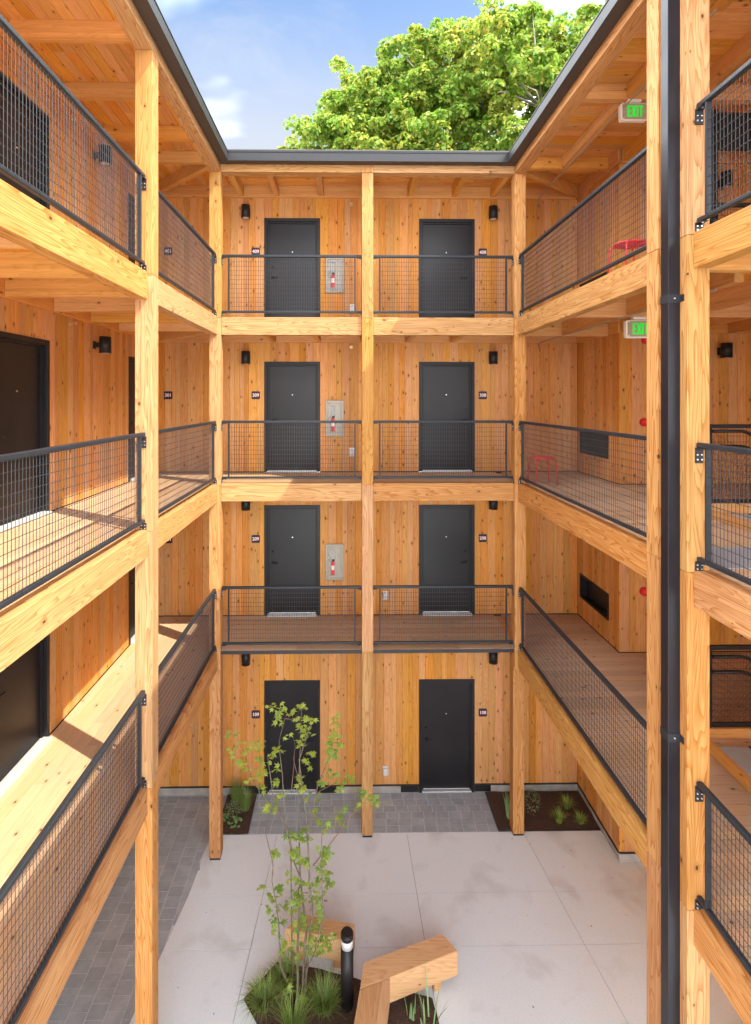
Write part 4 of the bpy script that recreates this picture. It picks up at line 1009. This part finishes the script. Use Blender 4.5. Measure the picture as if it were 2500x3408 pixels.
def herb(base, label, n_, spread, size, seed, mat, height=.08, name='low_herb'):
    rg = random.Random(seed); bm = bmesh.new()
    for _ in range(n_):
        a = rg.uniform(0, 6.28); r = spread * math.sqrt(rg.random()); x, y, z = r * math.cos(a), r * math.sin(a), rg.uniform(.02, 1) * height * (1.1 - r / spread * .6)
        s = size * rg.uniform(.6, 1.2); q = (Vector((rg.uniform(-.8, .8), rg.uniform(-.8, .8), 1))).normalized().to_track_quat('Z', 'Y')
        vs = [bm.verts.new(Vector((x, y, z)) + q @ Vector((s * math.cos(k * 6.283 / 7) * (1 if k % 2 else .85), s * math.sin(k * 6.283 / 7) * .9, .12 * s * math.cos(k * 2.0)))) for k in range(7)]
        c = bm.verts.new(Vector((x, y, z - .1 * s)))
        for k in range(7): bm.faces.new((vs[k], vs[(k + 1) % 7], c))
    me = bpy.data.meshes.new(name); bm.to_mesh(me); bm.free(); me.materials.append(mat)
    o = bpy.data.objects.new(name, me); _reg(o, base, None); tag(o, label, 'plant'); return o
herb((-2.05, 9.68, .02), 'low round-leaved plant at the front of the left corner bed', 34, .13, .028, 1, M['herb'], .07)
herb((-2.25, 9.80, .02), 'pale low plant against the corner post in the left bed', 26, .10, .026, 2, M['herb'], .08)
herb((3.10, 9.60, .02), 'small round-leaved plant just right of the ground-level post', 26, .085, .03, 3, M['herb'], .07)
herb((-2.15, 9.95, .02), 'grey-green shrub between the grasses of the left corner bed', 420, .17, .012, 4, M['shrub'], .22, 'small_shrub')
herb((3.45, 10.0, .02), 'open grey-green shrub at the back of the right corner bed', 460, .22, .012, 5, M['shrub'], .36, 'small_shrub')

# young vine maple: stems and leaves in the court planter
TX, TY = -.60, 6.80
def wpt(px, py, dy=0.0):
    """point on (or dy behind) the vertical plane of the little tree"""
    th = .014; a = (px - 1182.35) / 1761.6; c, s = math.cos(th), math.sin(th)
    dx, dyy, dz = a * c + s, -a * s + c, (1329.6 - py) / 1761.6
    t_ = (TY + dy) / dyy
    return Vector((dx * t_, TY + dy, EZ + dz * t_))
T1 = lambda a, b_: (720 + a * .5926, 2320 + b_ * .5926)
T2 = lambda a, b_: (820 + a * .5496, 2700 + b_ * .5496)
yt = thing('young_vine_maple', 'slender multi-stemmed young maple with lime leaves in the courtyard planter', 'tree', (TX, TY, .0))
stems = [
 ([T2(275, 1085), T2(205, 930), T2(205, 850), T2(195, 640), T2(155, 420), T2(160, 330), T2(150, 260), T2(85, 0), T1(240, 510)], .013, -.12),
 ([T2(315, 1180), T2(310, 800), T2(325, 560), T2(310, 480), T2(335, 430), T2(280, 280), T1(400, 760), T1(320, 560), T1(300, 420), T1(290, 340)], .017, .05),
 ([T2(335, 1160), T2(355, 800), T2(370, 700), T2(345, 580), T2(325, 400), T2(320, 100), T1(465, 480), T1(470, 300), T1(478, 70)], .017, .12),
 ([T2(345, 1130), T2(395, 680), T2(400, 560), T2(380, 420), T2(385, 340), T2(370, 140), T1(515, 760), T1(490, 540), T1(466, 350), T1(500, 250), T1(545, 120)], .015, -.06),
 ([T2(345, 1140), T2(370, 950), T2(415, 850), T2(430, 770), T2(470, 640), T2(460, 470), T2(455, 150), T1(597, 760), T1(610, 735)], .011, -.22),
 ([T1(430, 870), T1(400, 760), T1(380, 580), T1(370, 430), T1(352, 250), T1(385, 120)], .011, .2),
 ([T1(530, 720), T1(560, 540), T1(590, 440), T1(640, 330), T1(660, 220), T1(658, 110)], .007, .1),
 ([T1(545, 945), T1(620, 850), T1(690, 760), T1(720, 700), T1(800, 620), T1(850, 570)], .008, -.1),
 ([T1(720, 710), T1(660, 690), T1(648, 610)], .005, -.1),
 ([T1(240, 520), T1(200, 460), T1(170, 350), T1(120, 290)], .006, -.15), ([T1(240, 520), T1(246, 400), T1(240, 270)], .006, -.1), ([T1(310, 620), T1(250, 530)], .005, 0.0),
 ([T1(465, 480), T1(435, 350), T1(445, 280), T1(430, 220)], .005, .15), ([T1(420, 560), T1(440, 330)], .006, .1), ([T1(560, 540), T1(650, 490), T1(740, 460)], .004, .1), ([T1(100, 215), T1(60, 195)], .003, -.1),
 ([T1(170, 350), T1(110, 210)], .003, -.12), ([T2(200, 560), T2(300, 660), T2(360, 740)], .004, -.1), ([T2(330, 500), T2(400, 480), T2(450, 430)], .004, 0), ([T2(160, 520), T2(110, 460)], .003, -.1), ([T2(400, 780), T2(470, 790), T2(560, 770)], .003, -.1),
 ([T2(205, 640), T2(260, 760), T2(280, 880)], .003, -.12), ([T1(350, 100), T1(300, 40)], .003, .2), ([T1(385, 120), T1(440, 130), T1(470, 70)], .004, .2)]
rgt = random.Random(5)
for pts, r, dy in stems:
    P = [wpt(*p, dy * min(1, i * .35) + rgt.uniform(-.02, .02)) for i, p in enumerate(pts)]
    # subdivide for smoothness with a little wobble
    Q = []
    for i in range(len(P) - 1):
        for k in range(3):
            q = P[i].lerp(P[i + 1], k / 3); q += Vector((rgt.uniform(-1, 1), rgt.uniform(-1, 1), 0)) * .004 if (i or k) else Vector((0, 0, 0)); Q.append(q)
    Q.append(P[-1])
    if r >= .011: Q[0].z = 0.0
    g = MB(); g.path(Q, [r * (1 - .72 * i / (len(Q) - 1)) for i in range(len(Q))], 8)
    g.build('stem' if r > .0105 else 'branch', M['bark'] if r > .0105 else M['twig'], yt)
clusters1 = [(65,207),(105,225),(150,270),(95,300),(125,365),(140,375),(165,305),(235,270),(255,280),(215,275),(250,350),(240,380),(240,440),(265,430),(190,465),(170,410),(330,310),(345,300),(300,360),(330,480),(350,410),(300,40),(320,60),(365,60),(350,110),(365,80),(345,130),(470,50),(490,60),(440,120),(430,90),(400,210),(480,180),(460,170),(540,130),(520,125),(500,250),(540,200),(480,210),(460,270),(520,330),(540,320),(500,350),(515,390),(465,460),(480,515),(490,525),(380,545),(290,625),(340,590),(330,630),(245,500),(510,590),(540,640),(665,110),(680,150),(660,150),(660,200),(650,210),(640,250),(680,245),(640,290),(690,275),(660,330),(640,330),(640,430),(660,435),(600,480),(595,495),(565,560),(750,450),(765,460),(740,485),(690,490),(680,520),(810,530),(840,535),(850,575),(885,565),(905,570),(820,570),(690,655),(705,650),(590,710),(620,740),(630,700),(490,770),(420,780),(320,880),(450,890),(600,870),(615,900),(500,930),(600,930),(790,603),(725,718)]
clusters2 = [(180,250),(155,270),(290,150),(320,155),(370,130),(370,155),(270,270),(290,295),(330,185),(310,255),(350,305),(480,240),(470,290),(490,260),(450,340),(490,370),(470,400),(440,410),(500,440),(265,405),(310,395),(350,435),(400,470),(420,440),(490,440),(100,458),(190,470),(205,500),(165,520),(290,510),(310,490),(330,500),(280,550),(180,585),(160,635),(145,595),(245,580),(270,600),(225,640),(175,690),(300,550),(320,530),(400,520),(440,560),(435,615),(440,640),(340,640),(320,690),(300,710),(345,680),(400,710),(420,690),(440,720),(230,770),(225,850),(265,795),(290,890),(330,845),(390,790),(390,840),(460,800),(480,810),(495,795),(525,760),(435,830),(455,840),(410,780),(260,1085),(245,1100),(460,520),(430,500),(270,1035),(350,1150)]
def maple_leaf_mesh():
    pts = []
    tips = [(-100, .62), (-52, .86), (0, 1.0), (52, .86), (100, .62)]
    ang = []
    for i, (a, r) in enumerate(tips):
        ang.append((a - 11, r * .62)); ang.append((a, r)); ang.append((a + 11, r * .62))
        if i < 4: ang.append(((a + tips[i + 1][0]) / 2, .40))
    ang = [(-150, .28)] + ang + [(150, .28)]
    V = [(0, 0, 0.03)]
    for a, r in ang: V.append((r * math.sin(R(a)), r * math.cos(R(a)), -0.22 * r * r))
    F = [(0, i + 1, i) for i in range(1, len(V) - 1)] + [(0, 1, len(V) - 1)]
    me = bpy.data.meshes.new('maple_leaf'); me.from_pydata(V, [], F); me.materials.append(M['leaf']); me.update()
    return me
LM = maple_leaf_mesh()
spots = [(wpt(*T1(*p), rgt.uniform(-.18, .18)), .058) for p in clusters1] + [(wpt(*T2(*p), rgt.uniform(-.18, .1)), .056) for p in clusters2]
from mathutils import Euler
allv = []; nleaf = 0
bulk = bmesh.new()
for p, s in spots:
    for k in range(rgt.choice((4, 5, 5, 6))):
        q = p + Vector((rgt.gauss(0, .030), rgt.gauss(0, .035), rgt.gauss(0, .022)))
        sc_ = s * rgt.uniform(.7, 1.25)
        e = Euler((rgt.uniform(-.9, .25), rgt.uniform(-.45, .45), rgt.uniform(0, 6.28)), 'XYZ')
        e = Euler((rgt.uniform(-.5, .5), rgt.uniform(-.5, .5), rgt.uniform(0, 6.28)), 'XYZ')
        if nleaf < 300:
            o = bpy.data.objects.new('leaf', LM); _reg(o, q, yt); o.rotation_euler = e; o.scale = (sc_,) * 3
        else:
            mt = Matrix.Translation(q) @ e.to_matrix().to_4x4() @ Matrix.Scale(sc_, 4)
            vv = [bulk.verts.new(mt @ v.co) for v in LM.vertices]
            for f in LM.polygons: bulk.faces.new([vv[i] for i in f.vertices])
        nleaf += 1
o_ = Vector((TX, TY, 0))
for v in bulk.verts: v.co -= o_
me = bpy.data.meshes.new('small_foliage'); bulk.to_mesh(me); bulk.free(); me.materials.append(M['leaf'])
o = bpy.data.objects.new('small_foliage', me); _reg(o, o_, yt); o['kind'] = 'stuff'

# ------------------------------------------------------------------ big maple beyond the roof
bt = thing('bigleaf_maple', 'huge broad maple with bright green crown rising behind the roof', 'tree', (10.5, 23.0, 0))
C0 = np.array([9.3, 23.0, 17.2]); RAD = np.array([12.1, 5.8, 6.6])
tr = MB()
tr.path([(10.5, 23, -.05), (10.4, 23, 3), (10.7, 22.9, 7), (10.2, 22.8, 12.5), (9.6, 22.7, 18.5)], [.62, .54, .48, .42, .28], 14)
tr.build('trunk', M['bark_pale'], bt)
rgb = np.random.default_rng(4)
cl = []
while len(cl) < 1750:
    u = rgb.normal(size=3); u /= np.linalg.norm(u); r = rgb.uniform(.30, 1.0) ** .45
    p = C0 + u * RAD * r
    if rgb.random() < .16: p = np.array([2.9, 22.6, 17.4]) + u * np.array([4.4, 3.4, 4.3]) * r
    if p[2] < 12.5: continue
    if p[1] > 25.5 and rgb.random() < .65: continue
    # keep airy windows low in the crown where the limbs show
    if 3.0 < p[0] < 7.0 and 17.0 < p[2] < 19.6 and rgb.random() < .72: continue
    cl.append(p)
limbs = [([(10.4, 23, 9.5), (8.6, 22.2, 11.6), (6.6, 21.4, 13.3), (4.5, 20.9, 14.4), (2.6, 20.8, 14.6)], .22), ([(10.3, 22.9, 10.2), (9.0, 21.4, 12.6), (8.2, 20.6, 14.8), (7.4, 20.0, 16.8)], .2),
         ([(9.9, 22.8, 12.3), (9.4, 21.0, 14.2), (8.3, 20.2, 15.0), (7.2, 19.6, 16.4)], .16), ([(10.2, 22.8, 11), (11.5, 21.2, 13), (13.4, 20.6, 15), (15.8, 20.2, 17)], .2),
         ([(9.6, 22.7, 13.4), (9.5, 22.2, 16), (10.1, 21.8, 19), (10.6, 21.6, 22)], .2), ([(10.4, 23, 8.6), (7.5, 22.5, 10.8), (4.6, 22, 12.2), (1.0, 21.6, 12.9), (-1.4, 21.6, 13.4)], .18),
         ([(10, 22.8, 11.6), (12.5, 22.6, 14.6), (14.6, 22.4, 18), (16, 22, 20.4)], .18), ([(9.7, 22.7, 13), (7.6, 22.4, 15.6), (5.6, 22, 17.8), (4.2, 21.8, 19)], .15)]
limbs = [([(a, b_, c + 2.2) for a, b_, c in P], r * .9) for P, r in limbs]
limbs += [([(8.0, 23.2, 15.5), (6.2, 22.4, 17.6), (4.9, 22.0, 19.2), (4.4, 22, 20.6)], .15), ([(7.4, 23.2, 16.4), (5.0, 22.4, 18.1), (2.8, 22.0, 19.0), (1.2, 22, 19.2)], .10), ([(6.2, 22.4, 17.6), (6.5, 22.0, 19.0), (7.2, 21.8, 20.4)], .10), ([(5.4, 22.3, 17.9), (4.2, 22.0, 18.9), (3.6, 21.8, 20.0)], .07)]
for P, r in limbs:
    g = MB(); g.path(P, [r * (1 - .8 * i / (len(P) - 1)) for i in range(len(P))], 8); g.build('limb', M['bark_pale'], bt)
# fine twigs from the limbs out towards the leaf clumps
tw = MB(); nodes = [Vector(p) for P, r in limbs for p in P[1:]]
for p in cl[:260]:
    v = Vector(p); a = min(nodes, key=lambda q: (q - v).length)
    mid = a.lerp(v, .5) + Vector((rgb.uniform(-.3, .3), rgb.uniform(-.3, .3), rgb.uniform(-.2, .5)))
    tw.path([a, mid, v], [.055, .035, .012], 5)
tag(tw.build('twigs', M['bark_pale'], bt), kind='stuff')
# leaves: lobed clumps of flat leaves, densest on the upper outside of every clump
NV = []; cnt = 0
allV = []; allF = []
for ci, p in enumerate(cl):
    R0 = rgb.uniform(.34, .74); nL = int(520 * R0 ** 1.6) + 60
    sub = [p + rgb.normal(size=3) * R0 * np.array([.5, .5, .42]) for _ in range(5)]
    for s in sub:
        m_ = nL // 5 + 8
        u = rgb.normal(size=(m_, 3)); u /= np.linalg.norm(u, axis=1)[:, None]; u[:, 2] = np.where(u[:, 2] < -.35, -u[:, 2], u[:, 2])
        rr = R0 * .52 * rgb.uniform(.7, 1.05, size=(m_, 1))
        c = s + u * rr * np.array([1, 1, .85])
        nrm = u * .8 + rgb.normal(size=(m_, 3)) * .45 + np.array([0, 0, .45]); nrm /= np.linalg.norm(nrm, axis=1)[:, None]
        t_ = np.cross(nrm, rgb.normal(size=(m_, 3))); t_ /= np.linalg.norm(t_, axis=1)[:, None]; b_ = np.cross(nrm, t_)
        sz = rgb.uniform(.045, .095, size=(m_, 1))
        A = c + t_ * sz * 1.15; B = c + b_ * sz; Cc = c - t_ * sz * .9 - nrm * sz * .25; D = c - b_ * sz
        allV.append(np.stack([A, B, Cc, D], 1).reshape(-1, 3)); cnt += m_
V = np.concatenate(allV) - np.array([10.5, 23.0, 0])
me = bpy.data.meshes.new('crown'); nq = len(V) // 4
me.vertices.add(len(V)); me.vertices.foreach_set('co', V.astype(np.float32).ravel())
me.loops.add(nq * 4); me.loops.foreach_set('vertex_index', np.arange(nq * 4, dtype=np.int32))
me.polygons.add(nq); me.polygons.foreach_set('loop_start', np.arange(0, nq * 4, 4, dtype=np.int32)); me.polygons.foreach_set('loop_total', np.full(nq, 4, dtype=np.int32))
me.update(calc_edges=True); me.validate(); me.materials.append(M['bigleaf'])
o = bpy.data.objects.new('crown', me); _reg(o, (10.5, 23.0, 0), bt); o['kind'] = 'stuff'
# twigs, seeds and leaf scraps scattered on the slabs
rl = random.Random(77); bmz = bmesh.new()
for _ in range(60):
    x, y = rl.uniform(-2.3, 4.4), rl.uniform(6.0, 9.4)
    if rl.random() < .3: x, y = rl.uniform(-3.6, -2.5), rl.uniform(6.5, 10)
    s_ = rl.uniform(.006, .018); a = rl.uniform(0, 6.28); w = s_ * rl.uniform(.15, .6)
    vs = [bmz.verts.new((x + u * s_ * math.cos(a) - v * w * math.sin(a), y + u * s_ * math.sin(a) + v * w * math.cos(a), .006 + abs(u) * .004)) for u, v in ((-1, 0), (0, -1), (1, 0), (0, 1))]
    bmz.faces.new(vs)
me = bpy.data.meshes.new('leaf_litter'); bmz.to_mesh(me); bmz.free(); me.materials.append(M['twig'])
o = bpy.data.objects.new('leaf_litter', me); COL.objects.link(o); o['kind'] = 'stuff'; o['label'] = 'small dry leaf scraps scattered over the slabs'
print('leaves', nq, 'objects', len(bpy.data.objects))
